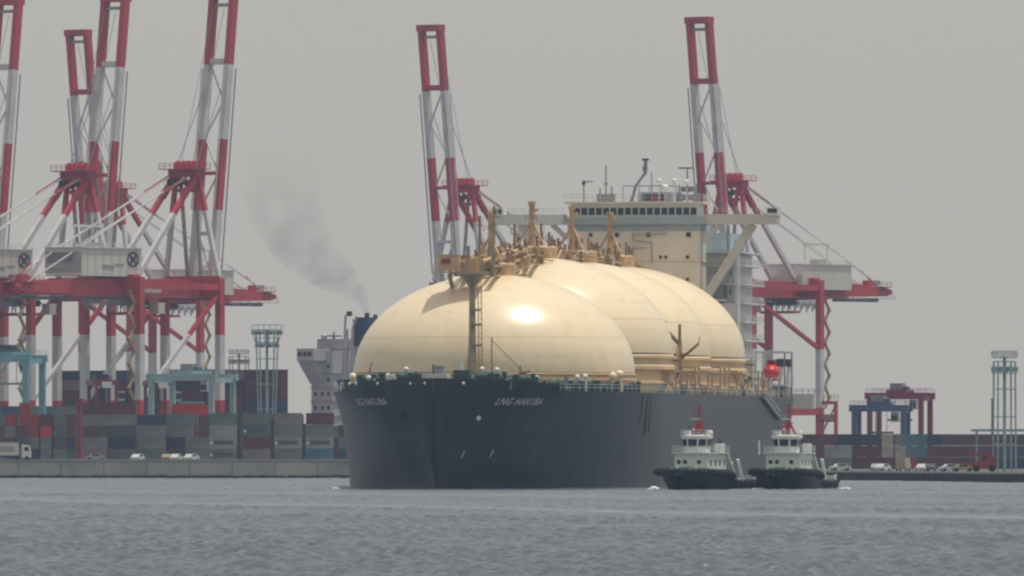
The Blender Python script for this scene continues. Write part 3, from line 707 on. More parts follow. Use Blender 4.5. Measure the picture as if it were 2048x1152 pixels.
# port hose-handling crane between the second and third domes
m = MB(); x, s = 20.2, 133
m.tube((x, s, 15), (x, s, 23.6), .5, 'mast_buff', .4); m.tube((x, s, 23.6), (x, s, 26.4), .25, 'pipe_brown'); m.beam((x, s, 20.6), (x + 3.2, s - 1, 23.2), .35, .35, 'pipe_brown')
m.beam((x - .1, s, 23.2), (x - 2.2, s - 3, 25.8), .45, .45, 'pipe_brown'); m.cbox((x - 2.6, s - 3, 26.6), (1.5, .9, .8), 'pipe_brown'); m.box(x - .9, x + .9, s - .8, s + .8, 21.4, 21.7, 'mast_buff')
m.beam((x + 3.2, s - 1, 23.2), (x + 3.4, s - 1, 24.4), .12, .12, 'pipe_brown'); m.build('deck_crane', tanker)
for i, (s, x) in enumerate(((112, 22.6), (206, 22.7))):
    m = MB(); m.beam((x, s, 15), (x, s, 22.5 - i), .35, .35, 'skirt_cream'); m.box(x - .8, x + .6, s - .5, s + .5, 20.2, 20.5, 'pipe_brown'); m.cbox((x - .1, s, 18), (.6, .6, .8), 'dark'); m.build('light_post', tanker)
# bridge front and wheelhouse
F0 = 228
hz_ = MB(); hz_.box(-11.5, 11.2, F0, 236, 14.97, 44.3, 'bridge_cream')
hz_.box(-11.55, 11.25, F0 - .06, 236, 43.2, 44.2, 'bridge_blue')
for z in (20, 26, 32, 38): hz_.box(-11.7, 11.4, F0 - .12, 236, z, z + .12, 'skirt_cream')
house = hz_.build('bridge_front', tanker)
for x, z, a in ((-7.6, 42.6, .55), (-3.1, 42.6, .7), (2.3, 42.6, .7), (9.2, 42.6, .75), (4.4, 38.8, .45), (5.3, 38.8, .45), (9.0, 38.8, .5), (-7.6, 38.8, .5), (9.0, 35, .5)):
    m = MB(); m.box(x - a / 2 - .12, x + a / 2 + .12, F0 - .10, F0 - .07, z - a / 2 - .1, z + a / 2 + .1, 'skirt_cream'); m.box(x - a / 2, x + a / 2, F0 - .14, F0 - .105, z - a / 2, z + a / 2, 'glass'); m.build('window', house)
m = MB()
for p, q in (((-.3, 43), (-.3, 41.6)), ((-.3, 41.6), (2.9, 41.3)), ((2.9, 41.3), (2.9, 37.8)), ((-.3, 42.6), (5.5, 42.8)), ((-.3, 40.8), (-.3, 38.6)), ((-.3, 40.4), (2.0, 40.4))):
    m.beam((p[0], F0 - .25, p[1]), (q[0], F0 - .25, q[1]), .15, .15, 'mast_buff')
m.build('pipe', house)
m = MB(); m.box(-12.2, 12.0, F0 - .8, 236.5, 44.35, 45.6, 'bridge_blue'); m.box(-10.9, 10.8, F0 - .3, 236, 45.6, 47.9, 'ship_white')
m.box(-12.0, 11.8, F0 - 1.0, 236.8, 47.9, 48.25, 'bridge_cream'); wh = m.build('wheelhouse', tanker)
n = 17
for i in range(n):
    x = -10.4 + i * 1.25
    m = MB(); m.box(x, x + 1.0, F0 - .36, F0 - .31, 46.0, 47.2, 'glass'); m.build('window', wh)
m = MB(); m.rail([(-12, F0 - 1, 48.25), (11.8, F0 - 1, 48.25), (11.8, 236.8, 48.25)], 'ship_white', 1.2, 1.2, .07); m.build('roof_rail', wh)
for sg in (-1, 1):
    m = MB(); x0 = 12.21 if sg < 0 else 12.01
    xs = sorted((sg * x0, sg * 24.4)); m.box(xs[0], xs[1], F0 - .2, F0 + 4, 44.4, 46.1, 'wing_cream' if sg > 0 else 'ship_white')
    xe = sg * 23.6; m.box(xe - .9, xe + .9, F0 - .6, F0 + 4.4, 45.8, 47.2, 'ship_white'); m.box(xe - .8, xe + .8, F0 - .65, F0 - .6, 46.3, 47.0, 'glass')
    m.rail([(sg * 12.3, F0 - .1, 46.1), (sg * 22.6, F0 - .1, 46.1)], 'ship_white', 1.0, 1.5, .06)
    m.build('bridge_wing', tanker)
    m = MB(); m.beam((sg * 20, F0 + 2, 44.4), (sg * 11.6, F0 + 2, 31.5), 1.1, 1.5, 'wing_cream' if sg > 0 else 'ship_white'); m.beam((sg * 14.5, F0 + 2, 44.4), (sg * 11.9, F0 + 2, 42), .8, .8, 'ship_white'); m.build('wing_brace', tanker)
# monkey island: masts, radars, antennas
m = MB(); x, s = 1.6, 232
m.box(.2, 6.0, s - 1.5, s + 1.5, 48.3, 49.9, 'bridge_blue'); m.box(1.0, 5.0, s - 1.7, s - 1.51, 48.5, 49.6, 'dark'); m.box(2.4, 4.2, s - 1.8, s - 1.71, 48.5, 49.3, 'far_red')
m.tube((-1.2, s, 48.2), (-.4, s, 51), .25, 'steel'); m.tube((-.4, s, 51), (1.2, s, 53.2), .22, 'steel'); m.tube((1.2, s, 53), (1.3, s, 55.4), .3, 'steel'); m.cbox((1.25, s, 55.5), (1.2, .4, .35), 'dark'); m.cbox((1.2, s, 54.0), (.8, .5, .9), 'steel')
m.tube((2.4, s, 50), (2.3, s, 53.4), .09, 'steel'); m.box(-2.6, 6.6, s - .1, s + .1, 50.9, 51.1, 'bridge_blue')
for xx in (-2.6, 0.2, 2.0, 4.0, 6.6): m.beam((xx, s, 48.2), (xx, s, 51), .15, .15, 'bridge_blue')
m.build('radar_mast', tanker)
for x, z1, kind in ((-5.4, 54.5, 0), (-9.2, 52.0, 1), (8.6, 54.0, 2), (-6.4, 50.6, 0), (-4.4, 51, 0), (7.2, 51.2, 0), (10.2, 51.3, 0)):
    m = MB(); m.tube((x, 231, 48.2), (x, 231, z1), .12, 'steel')
    if kind == 1: m.beam((x - .3, 231, z1 - .3), (x + 1.6, 231, z1 - .2), .2, .2, 'steel'); m.cbox((x, 231, z1 - .5), (.5, .5, .6), 'dark')
    if kind == 2: m.beam((x - 1.5, 231, z1), (x + 1.0, 231, z1), .2, .3, 'steel'); m.cbox((x, 231, z1 - 3.6), (2.2, 1, .9), 'steel'); m.cbox((x, 231, z1 - 5), (2.6, 1, .9), 'steel')
    if kind == 0: m.cbox((x, 231, (48.2 + z1) / 2), (.8, .3, .2), 'steel'); m.cbox((x, 231, 49), (1.1, .8, 1.3), 'steel')
    m.build('antenna', tanker)
for x, z in ((3.9, 51.8), (6.5, 51.8), (8.6, 51.6), (4.9, 50.6)):
    m = MB(); m.tube((x, 230, 48.3), (x, 230, z - .4), .12, 'ship_white'); m.sphere((x, 230, z), .45 if z > 51 else .65, 'gear_white', n=10, m=8); m.build('radar_dome', tanker)
# aft accommodation block and engine casing
m = MB(); m.box(-15, 15.6, 240, 264, 14.97, 39.5, 'ship_white'); m.box(-9, 14.0, 244, 262, 39.5, 43.2, 'bridge_blue')
m.box(10.5, 16.6, 236.5, 240, 14.97, 31, 'ship_white')
for i, z in enumerate((18.2, 21.4, 24.6, 27.8, 31.0, 34.2, 37.4, 39.6)):
    m.box(-16.6, 17.6, 238.5, 265.5, z, z + .18, 'gear_white')
ab = m.build('accommodation', tanker)
m = MB()
for z in (18.4, 21.6, 24.8, 28.0, 31.2, 34.4, 37.6): m.rail([(11.4, 238.6, z), (17.5, 238.6, z), (17.5, 265, z)], 'gear_white', 1.0, 1.2, .07)
m.build('rails', ab)
for i, z in enumerate((16.0, 19.2, 22.4, 25.6, 32.0, 35.2)):
    for x in (12.6, 14.6):
        m = MB(); y0 = 236.5 if z < 30 else 240; m.box(x - .35, x + .35, y0 - .05, y0 - .01, z + .6, z + 1.5, 'glass'); m.build('window', ab)
    for s in (243, 247, 251, 255, 259):
        m = MB(); m.box(15.61, 15.66, s - .4, s + .4, z + .8, z + 1.7, 'glass'); m.build('window', ab)
m = MB()
for x in (11.6, 12.5, 13.3, 14.9, 16.2): m.tube((x, 242 + x * .3, 39.5), (x, 242 + x * .3, 43.8 - (x % 1) * 2), .22, 'bridge_blue')
m.tube((16.4, 238, 15), (16.4, 238, 41), .3, 'gear_white'); m.tube((14.6, 239, 31), (14.6, 239, 44.4), .3, 'bridge_blue'); m.box(11.9, 13.9, 237.3, 239.9, 31.8, 34.4, 'steel')
m.box(12.0, 14.4, 236.9, 239.9, 31.4, 31.7, 'gear_white'); m.build('exhaust_pipe', ab)
m = MB(); m.box(-6, 6, 248, 262, 43.2, 46, 'bridge_cream'); m.build('funnel', tanker)
# lifeboat in davits on the port quarter
m = MB(); m.sphere((20.6, 253, 19.4), 1.65, 'lifeboat_red', 4.4, 1.6, n=20, m=14); m.box(19.8, 21.4, 250.5, 253, 20.5, 21.5, 'lifeboat_red'); lb = m.build('lifeboat', tanker)
m = MB(); m.box(20.2, 21.0, 250.44, 250.5, 20.8, 21.3, 'glass'); m.build('window', lb)
m = MB()
for s in (248, 258):
    m.beam((18.2, s, 15), (18.2, s, 22.8), .3, .3, 'ship_white'); m.beam((18.2, s, 22.8), (23.2, s, 22.8), .3, .3, 'ship_white'); m.beam((23.2, s, 22.8), (23.2, s, 15), .25, .25, 'steel'); m.beam((22.0, s, 15), (22.8, s, 21.0), .5, .4, 'ship_white'); m.cbox((22.4, s, 21), (1.2, .8, 1.3), 'dark')
m.box(17.8, 23.2, 247, 260, 17.0, 17.25, 'ship_white'); m.rail([(18, 247, 17.25), (23.2, 247, 17.25), (23.2, 260, 17.25)], 'ship_white', 1.1, 1, .07); m.build('davit', tanker)
for i in range(14):
    m = MB(); s = 236 + i * 2.6; x = 21.5 - .06 * i + (i % 3) * .5; k = ('ship_white', 'gear_green', 'steel', 'gear_white')[i % 4]
    m.box(x - .5, x + .5, s, s + 1.2, 15, 15.9 + (i % 3) * .5, k); m.tube((x, s + .5, 15.5), (x, s + .5, 17.4 + (i % 2)), .15, 'ship_white'); m.build('vent_box', tanker)
# accommodation ladder stowed outside, white draught pole
m = MB(); m.beam((24.9, 205, 15.0), (24.9, 226, 11.6), .5, .7, 'steel'); m.beam((24.9, 207, 15.9), (24.9, 228, 12.6), .15, .15, 'ship_white'); m.box(24.55, 25.4, 226, 232, 11.2, 11.6, 'steel'); m.build('boarding_ladder', tanker)
m = MB(); m.box(24.52, 24.56, 201, 203, 5.2, 7.6, 'mark_white'); m.build('draught_mark', tanker)
# vertical fender strakes at the shoulder
for s, z1 in ((57, 11), (61, 10), (65, 8.4), (68, 8.8)):
    m = MB(); m.beam((hb(s, 14) + .03, s, 14.6), (hb(s, 9) + .03, s, z1), .14, .16, 'tug_black'); m.build('rubbing_strake', tanker)

# ------------------------------------------------------------ tugs
def make_tug():
    root = bpy.data.objects.new('tugboat', None); C.objects.link(root)
    ds_ = [0, 1, 2.5, 5, 8, 14, 22, 27, 30]; dh = [1.2, 2.9, 3.8, 4.2, 4.4, 4.4, 4.3, 4.0, 3.4]
    ws_ = [0, 1.5, 4, 7, 11, 16, 22, 27, 30]; wh_ = [.1, .6, 2.7, 3.8, 4.1, 4.1, 4.0, 3.6, 2.8]
    def top(s): return float(np.interp(s, [0, 5, 13, 14.2, 20, 30], [3.1, 2.9, 2.75, 1.6, 1.35, 1.6]))
    S_ = [0, .4, 1, 1.8, 2.5, 4, 5, 6.5, 8, 11, 13, 14.2, 17, 20, 23, 27, 30]
    m = MB()
    for sg in (-1, 1):
        pts = []
        for t in (-.25, 0, .2, .4, .6, .8, 1.):
            row = []
            for s in S_:
                z = t * top(s); ss = s + (1 - max(0, t)) * 1.8 * max(0, 1 - s / 8)
                wl = float(np.interp(s, ws_, wh_)); dd = float(np.interp(s, ds_, dh)); row.append((sg * (wl + (dd - wl) * max(0, t) ** .8), ss, z))
            pts.append(row)
        m.grid(pts, 'tug_black', True, flip=(sg > 0))
    m.grid([[(-float(np.interp(s, ds_, dh)) + .15, s, top(s) - .75) for s in S_], [(float(np.interp(s, ds_, dh)) - .15, s, top(s) - .75) for s in S_]], 'tug_green', False)
    m.add([(-3.8, 30, 1.6), (3.8, 30, 1.6), (3, 30, -.4), (-3, 30, -.4)], [(0, 1, 2, 3)], 'tug_black')
    for sg in (-1, 1): m.grid([[(sg * (float(np.interp(s, ds_, dh)) - .2), s + .1, top(s) - .8) for s in S_], [(sg * (float(np.interp(s, ds_, dh)) - .2), s + .1, top(s)) for s in S_], [(sg * float(np.interp(s, ds_, dh)), s, top(s)) for s in S_]], 'tug_black', False, flip=(sg < 0))
    m.build('hull', root)
    # bow fender of tyres
    f = MB(); pts = []
    for s in (13.4, 11, 8, 5, 2.5, 1, .3): pts.append((-float(np.interp(s, ds_, dh)) - .12, s, top(s) - .28))
    pts += [(-p[0], p[1], p[2]) for p in pts[::-1]]
    for a_, b_ in zip(pts[:-1], pts[1:]):
        f.tube(a_, b_, .38, 'rubber', n=8)
        L = (Vector(b_) - Vector(a_)).length; n = max(1, int(L / .75))
        for i in range(n):
            c = Vector(a_).lerp(Vector(b_), (i + .5) / n); d = (Vector(b_) - Vector(a_)).normalized(); f.tube(c - d * .24, c + d * .24, .56, 'rubber', n=9)
    f.build('fender', root)
    f = MB(); f.tube((-4.9, 3.6, 1.2), (-4.9, 5.2, 1.2), .0, 'rubber')if 0 else None
    for sg in (-1, 1):
        for s in (15.5, 18, 20.5, 23, 25.5): f = MB(); f.tube((sg * (float(np.interp(s, ds_, dh)) + .02), s, .85), (sg * (float(np.interp(s, ds_, dh)) + .3), s, .85), .5, 'rubber', n=12); f.build('side_tyre', root)
    # deckhouse
    d = MB(); d.box(-2.6, 2.6, 6.8, 15.5, 2.0, 5.45, 'tug_white'); d.box(-2.9, 2.9, 6.3, 16.2, 5.45, 5.6, 'tug_white'); d.box(-2.3, 2.3, 6.0, 6.79, 2.0, 3.5, 'tug_white'); d.box(-2.64, 2.64, 6.76, 15.5, 2.0, 2.9, 'tug_green')
    dh_ = d.build('deckhouse', root)
    for x in (-1.9, -.9, 1.3):
        w_ = MB(); w_.tube((x, 6.68, 4.2), (x, 6.77, 4.2), .34, 'tug_black', n=12); w_.tube((x, 6.72, 4.2), (x, 6.79, 4.2), .46, 'tug_white', n=12); w_.build('porthole', dh_)
    for y in (8.4, 10.5, 12.6, 14.7):
        w_ = MB(); w_.box(2.6, 2.64, y - .3, y + .3, 3.7, 4.5, 'glass'); w_.build('window', dh_)
    m = MB(); m.rail([(-2.9, 16, 5.6), (-2.9, 6.4, 5.6), (2.9, 6.4, 5.6), (2.9, 16, 5.6)], 'tug_white', 1.0, .9, .06); m.build('rail', dh_)
    # wheelhouse, octagonal with raked windows
    d = MB()
    def oct_(r, z, yc=9.4): return [(r * x, yc + r * y, z) for x, y in ((-.45, -1), (.45, -1), (1, -.45), (1, .6), (.6, 1), (-.6, 1), (-1, .6), (-1, -.45))]
    lv = [oct_(1.75, 5.6), oct_(1.8, 6.4), oct_(1.95, 7.75), oct_(2.15, 7.8), oct_(2.15, 8.15), oct_(1.5, 8.3)]
    d.grid(lv, 'tug_white', False, closed=True); d.add(lv[-1], [tuple(range(8))], 'tug_white'); wo_ = d.build('wheelhouse', root)
    g = [oct_(1.84, 6.5), oct_(1.96, 7.6)]
    for i in range(8):
        a0, a1 = Vector(g[0][i]), Vector(g[0][(i + 1) % 8]); b0, b1 = Vector(g[1][i]), Vector(g[1][(i + 1) % 8])
        q = [a0.lerp(a1, .1), a0.lerp(a1, .9), b0.lerp(b1, .9), b0.lerp(b1, .1)]; c = Vector((0, 9.4, 7)); q = [p + (p - Vector((0, 9.4, p.z))).normalized() * .03 for p in q]
        w_ = MB(); w_.add(q, [(0, 1, 2, 3)], 'glass'); w_.build('window', wo_)
    m = MB(); m.rail([(-1.9, 7.7, 8.2), (1.9, 7.7, 8.2), (1.9, 11, 8.2)], 'tug_white', .8, .8, .06); m.sphere((1.7, 10.6, 8.5), .5, 'tug_white', n=12, m=8); m.box(-1.7, -.7, 8.0, 8.9, 8.3, 8.9, 'gear_white'); m.build('roof_gear', wo_)
    m = MB(); m.tube((0.2, 10, 8.2), (.2, 10, 12.9), .24, 'tug_red', .14); m.beam((-.9, 10, 8.3), (.2, 10, 10.3), .3, .3, 'tug_red'); m.beam((1.1, 10.4, 8.3), (.2, 10, 10.4), .3, .3, 'tug_red')
    m.box(-.9, .9, 9.8, 10.2, 10.0, 10.15, 'tug_red'); m.box(-.7, 1.0, 9.8, 10.2, 11.9, 12.05, 'tug_red'); m.box(-.8, .2, 9.3, 9.9, 9.0, 9.5, 'tug_red'); m.box(-.9, .5, 9.4, 9.6, 10.6, 10.75, 'gear_white'); m.sphere((-.4, 9.3, 9.1), .2, 'gear_white', n=8, m=6)
    m.tube((-1.3, 10, 8.2), (-1.3, 10, 9.6), .06, 'dark'); m.cbox((.2, 10, 12.7), (.9, .2, .12), 'tug_red'); m.build('mast', root)
    for sg in (-1, 1):
        m = MB(); m.box(sg * 2.1 - .5, sg * 2.1 + .5, 13, 15, 5.6, 7.0, 'tug_white'); m.tube((sg * 2.1, 14.1, 7.0), (sg * 2.1, 14.3, 7.6), .25, 'dark'); m.build('funnel', root)
    m = MB(); m.beam((2.4, 15.8, 5.5), (2.8, 19.6, 1.2), .8, .3, 'tug_white'); m.beam((2.3, 17, 1.0), (2.3, 19, 4.2), .35, .35, 'tug_white'); m.beam((3.6, 20.5, 1.0), (3.4, 18.6, 4.6), .35, .35, 'tug_white'); m.box(-1, 1, 18, 20, .8, 2.0, 'tug_green'); m.tube((-.9, 19, 2.2), (.9, 19, 2.2), .6, 'steel'); m.build('stairs', root)
    m = MB(); m.box(-3.6, 3.6, 21, 29, 1.1, 1.25, 'teal_pale'); m.rail([(4.1, 18, 1.3), (4.0, 24, 1.3), (3.2, 29.6, 1.5)], 'tug_white', .8, 1, .07); m.box(-1.2, 1.2, 27, 28, .9, 1.8, 'tug_white'); m.build('aft_deck', root)
    m = MB(); m.tube((-.8, 4.2, 3.1), (.8, 4.2, 3.1), .55, 'tug_green', n=12); m.box(-1.2, 1.2, 3.8, 4.6, 2.0, 2.7, 'tug_white'); m.tube((-1.5, 2.4, 2.2), (-1.5, 2.4, 3.4), .14, 'tug_white'); m.tube((1.5, 2.4, 2.2), (1.5, 2.4, 3.4), .14, 'tug_white'); m.build('towing_winch', root)
    return root
tug = make_tug(); TA = R(15)
def put_tug(o, px, Y, a, label):
    o.location = (PX(px, Y), Y, 0); o.rotation_euler = (0, 0, -a); tag(o, label, 'tugboat', 'escort tugs beside the tanker')
put_tug(tug, 1352, 1812, R(20), 'nearer left tugboat, black hull, white wheelhouse and red mast, against the tanker side')
tug2 = copy_tree(tug); put_tug(tug2, 1546, 1818, R(14), 'right tugboat, black hull and white house, behind the stern of the other tug')
# foam at the bows
def foam(px, Y, w_, d_, hgt, label):
    m = MB(); r = random.Random(int(px))
    for i in range(60):
        x = PX(px, Y) + r.gauss(0, w_ / 2.2); y = Y + r.gauss(0, d_ / 2); a = r.uniform(.08, .3)
        m.sphere((x, y, r.uniform(0, hgt) * math.exp(-((x - PX(px, Y)) / w_) ** 2)), a * 1.6, 'foam', a * 2, a * .6, n=7, m=5)
    tag(m.build('foam'), label, None, kind='stuff')
foam(1308, 1811, .7, 2, .45, 'white foam pushed up by the left tug bow')
foam(1520, 1820, .9, 3, .18, 'white wash between the two tugs')
foam(1690, 1846, .8, 3, .15, 'white wash at the stern of the right tug')
foam(684, 1862, 2.2, 20, .5, 'faint spray at the tanker waterline')

# ------------------------------------------------------------ containers
BOXM = {}
def box_mesh(col, L, panel=False):
    key = (col, L, panel)
    if key in BOXM: return BOXM[key]
    W, H = 2.44, 2.55; m = MB(); k = 'box ' + col
    m.box(-L/2 + .08, L/2 - .08, -W/2 + .06, W/2 - .06, .05, H - .05, k)
    for sx in (-1, 1):
        for sy in (-1, 1): m.box(sx * (L/2 - .08) - .08, sx * (L/2 - .08) + .08, sy * (W/2 - .08) - .08, sy * (W/2 - .08) + .08, 0, H, k)
    for sy in (-1, 1):
        for z in (.08, H - .08): m.box(-L/2 + .16, L/2 - .16, sy * (W/2 - .06) - .06, sy * (W/2 - .06) + .06, z - .07, z + .07, k)
        n = int(L / .45)
        for i in range(n):
            x = -L/2 + .3 + i * (L - .5) / n; m.box(x, x + .2, sy * (W/2 - .035) - .02, sy * (W/2 - .035) + .02, .16, H - .16, k)
    for z in (.08, H - .08): m.box(L/2 - .16, L/2 - .01, -W/2 + .16, W/2 - .16, z - .07, z + .07, k)
    for y in (-.8, -.35, .35, .8): m.tube((L/2 - .03, y, .2), (L/2 - .03, y, H - .2), .035, 'steel', n=6)
    if panel:
        m.box(-L/2 + .9, L/2 - .9, -W/2 - .02, -W/2 + .0, .85, 1.75, 'box dark grey'); m.box(-L/2 + .25, -L/2 + .7, -W/2 - .02, -W/2, .9, 1.5, 'gear_white')
    me = m.mesh('shipping_container'); BOXM[key] = me; return me
ORD = ['first', 'second', 'third', 'fourth', 'fifth', 'sixth', 'seventh', 'eighth', 'ninth', 'tenth', 'eleventh', 'twelfth', 'thirteenth', 'fourteenth', 'fifteenth', 'sixteenth', 'seventeenth', 'eighteenth']
TIER = ['ground', 'second', 'third', 'fourth', 'fifth', 'sixth', 'seventh']
def put_box(x, y, z, rz, col, L, label, group, panel=False):
    o = bpy.data.objects.new('shipping_container', box_mesh(col, L, panel)); C.objects.link(o); o.location = (x, y, z); o.rotation_euler = (0, 0, rz)
    tag(o, label, 'container', group)
def stack(px, Y, z0, cols, L, k, where, group, rz=0., panels=()):
    x = PX(px, Y)
    for t, c in enumerate(cols):
        put_box(x + random.uniform(-.06, .06), Y + random.uniform(-.08, .08), z0 + t * 2.59, rz, c, L,
                f'{c} container, {TIER[t]} tier, {ORD[k]} stack from left, {where}', group, t in panels)
# nearest row by the seawall
front = [(447, ['grey', 'pale grey', 'pale grey', 'grey green'], (0, 1)), (514, ['pinkish grey', 'maroon', 'green', 'grey green'], (2,)), (576, ['grey', 'pale grey', 'grey', 'pinkish grey'], (1,)), (640, ['sky blue', 'pale grey', 'grey', 'maroon'], (1,)), (705, ['blue', 'grey', 'maroon'], ())]
for k, (px, cols, pn) in enumerate(front): stack(px, 2625, GL, cols, 6.06, k, 'front row nearest tanker bow', 'containers in the front yard row', 0, pn)
fr2 = [(186, ['pinkish grey', 'grey']), (244, ['grey', 'navy', 'dark grey']), (303, ['grey green', 'grey', 'grey']), (360, ['dark grey', 'navy', 'grey', 'grey green']), (398, ['grey', 'grey'])]
for k, (px, cols) in enumerate(fr2): stack(px, 2655 + 6 * (k % 2), GL, cols, 6.06 if k < 4 else 2.6 + 3.4, k, 'low row left of poles', 'containers in the low yard row')
stack(384, 2668, GL, ['blue', 'dark grey', 'red', 'grey'], 6.06, 0, 'low row, end-on', 'containers in the low yard row', R(90))
# second, higher row of long containers
pal = ['grey green', 'dark grey', 'dark grey', 'grey green', 'green', 'teal green', 'blue', 'navy', 'maroon', 'grey', 'brown', 'dark grey']
r2 = random.Random(33)
hs = [4, 4, 5, 4, 4, 4, 3]
for k in range(7):
    px = -6 + 112 * k; stack(px, 2745, GL, [r2.choice(pal) for _ in range(hs[k])], 12.19, k, 'tall middle row left', 'long containers in the middle yard row')
for k, (px, cols) in enumerate([(22, ['dark grey', 'maroon', 'grey', 'red', 'red']), (48, ['grey', 'dark grey', 'maroon', 'red', 'red']), (62, ['navy', 'grey', 'red', 'red', 'maroon']), (84, ['grey', 'grey', 'bright red', 'maroon', 'grey green']), (108, ['grey', 'dark grey', 'green', 'grey green', 'grey'])]):
    stack(px + k * 3, 2716, GL, cols[:4] if k != 1 else cols, 6.06, k, 'end-on group, far left', 'end-on containers at far left', R(90))
r3 = random.Random(4)
for k in range(7):
    px = 10 + 104 * k; stack(px, 2930 - k * 4, GL, [r3.choice(pal) for _ in range([5, 5, 5, 4, 4, 4, 3][k])], 12.19, k, 'rear row under crane legs', 'long containers in the rear yard row')
# red box under the teal gantry
put_box(PX(384, 2800), 2800, GL + 4 * 2.59, R(-12), 'bright red', 9.2, 'bright red container on top of its stack under the pale teal gantry', 'containers under the teal gantry')
for t, c in enumerate(['grey', 'dark grey', 'maroon', 'grey green']):
    put_box(PX(384, 2800), 2800, GL + t * 2.59 - .6 * 0, R(-12), c, 9.2, f'{c} container on the {TIER[t]} tier under the bright red one', 'containers under the teal gantry')
# right wharf
r4 = random.Random(9); palr = ['maroon', 'maroon', 'navy', 'maroon', 'navy', 'maroon', 'brown', 'blue']
for k in range(6):
    px = 1618 + 106 * k
    cols = [r4.choice(palr) for _ in range(3)]
    if k == 0: cols = ['grey', 'maroon', 'maroon']
    if k == 1: cols = ['maroon', 'maroon', 'navy']
    if k == 2: cols = ['maroon', 'maroon', 'navy']
    stack(px, 2700, GR, cols, 12.19, k, 'long row, right wharf', 'containers on the right wharf')
put_box(PX(1676, 2690), 2690, GR + 2.59, R(90) * 0, 'pale grey', 6.06, 'pale grey short container beside the right crane foot', 'containers on the right wharf')
put_box(PX(1676, 2690), 2690, GR, 0, 'grey', 6.06, 'grey short container beneath the pale grey one by the crane foot', 'containers on the right wharf')
for k, (px, cols) in enumerate([(1775, ['maroon', 'cream', 'cream']), (1800, ['dark grey', 'cream', 'grey']), (1822, ['red', 'sky blue', 'sky blue']), (1842, ['maroon', 'sky blue', 'teal green'])]):
    stack(px, 2675, GR, cols, 6.06, k, 'end-on below blue gantry', 'end-on containers on the right wharf', R(90))

# ------------------------------------------------------------ container ship in the basin
dirv = Vector((.772, -.636)); uv = Vector((.636, .772))
cs = empty('container_ship', (-63 + 12.6, 3021 + .4, 0), math.atan2(dirv.y, dirv.x), 'container ship in the basin, white bridge tower and navy funnel left of the tanker', 'ship')
# local x = towards the stern (right, nearer), y = away from the camera side
m = MB()
hp = [[(x, -wv, z) for x, wv in ((-140, .3), (-125, 10), (-105, 15.5), (60, 15.5), (72, 12))] for z in (-2, 4, 11)]
hp2 = [[(x, wv, z) for x, wv in ((-140, .3), (-125, 10), (-105, 15.5), (60, 15.5), (72, 12))] for z in (-2, 4, 11)]
m.grid(hp, 'far_navy', True); m.grid(hp2, 'far_navy', True, flip=True)
m.add([hp[2][i] for i in range(5)] + [hp2[2][i] for i in range(4, -1, -1)], [tuple(range(10))], 'steel'); m.add([hp[0][4], hp2[0][4], hp2[2][4], hp[2][4]], [(0, 1, 2, 3)], 'far_navy')
m.build('hull', cs)
m = MB(); m.box(6, 13, -6.5, 6.5, 11, 30.8, 'far_white'); m.box(5.5, 11, -11.5, 11.5, 28.2, 31.2, 'far_white'); m.add([(5.6, -11.4, 28.2), (5.6, -6.5, 28.2), (5.6, -6.5, 22.5), (10, -11.4, 28.2), (10, -6.5, 28.2), (10, -6.5, 22.5)], [(0, 2, 1), (3, 4, 5), (0, 3, 5, 2), (0, 1, 4, 3)], 'far_white')
for z in (14.5, 18, 21.5, 25): m.box(5.8, 13.3, -6.8, 6.8, z, z + .2, 'house_grey')
m.box(6.6, 12, -5, 3, 31.2, 33.6, 'crane_grey'); br_ = m.build('bridge_tower', cs)
for z in (12.4, 16, 19.5, 23, 26.3):
    for x in (7.4, 9.6, 11.6):
        w_ = MB(); w_.box(x - .4, x + .4, -6.56, -6.51, z, z + .9, 'glass'); w_.build('window', br_)
for x in (5.9, 7.5, 9.1): m = MB(); m.box(x, x + 1.2, -11.56, -11.51, 29.3, 30.4, 'glass'); m.build('window', br_)
m = MB(); m.tube((9.5, -2, 33.6), (9.5, -2, 35.4), .3, 'far_white'); m.box(8.5, 10.5, -4, 0, 34.2, 34.5, 'dark'); m.sphere((8, -4, 34.2), .8, 'far_white', n=10, m=6); m.build('radar_mast', cs)
m = MB()
vs = [(x, y, z) for z, dx in ((11, 0), (33.5, 0)) for x, y in ((24 + dx, -5), (32 + dx, -5), (32 + dx, 5), (24 + dx, 5))]
m.box(19.5, 24, -6, 0, 11, 32, 'far_white'); m.box(19.3, 24.2, -6.2, .2, 31.9, 38.4, 'far_navy'); m.box(20, 23.6, -5.6, -.4, 38.4, 38.9, 'dark')
m.tube((22, -4, 38.9), (22, -4, 40), .6, 'dark'); m.tube((23, -2, 38.9), (23, -2, 39.6), .5, 'dark'); m.build('funnel', cs)
m = MB(); m.beam((17.8, -7, 11), (17.8, -7, 36), .8, .8, 'far_white'); m.beam((15.8, -6, 24), (17.6, -7, 39.5), .4, .4, 'far_white'); m.beam((19.3, -7, 24), (20.0, -7, 36.2), .6, .6, 'far_white'); m.beam((19.8, -7, 36), (21.6, -7.4, 39.2), .4, .4, 'far_white')
m.cbox((18.8, -7, 39.8), (1.2, .8, 1.2), 'dark'); m.beam((17.6, -7, 31), (19.3, -7, 33), .3, .3, 'far_white'); m.build('mast', cs)
rc = random.Random(13); pc = ['maroon', 'navy', 'maroon', 'brown', 'blue', 'dark grey', 'navy', 'maroon', 'pinkish grey']
cm = cs.matrix_basis if 0 else Matrix.Translation(cs.location) @ Matrix.Rotation(cs.rotation_euler.z, 4, 'Z')
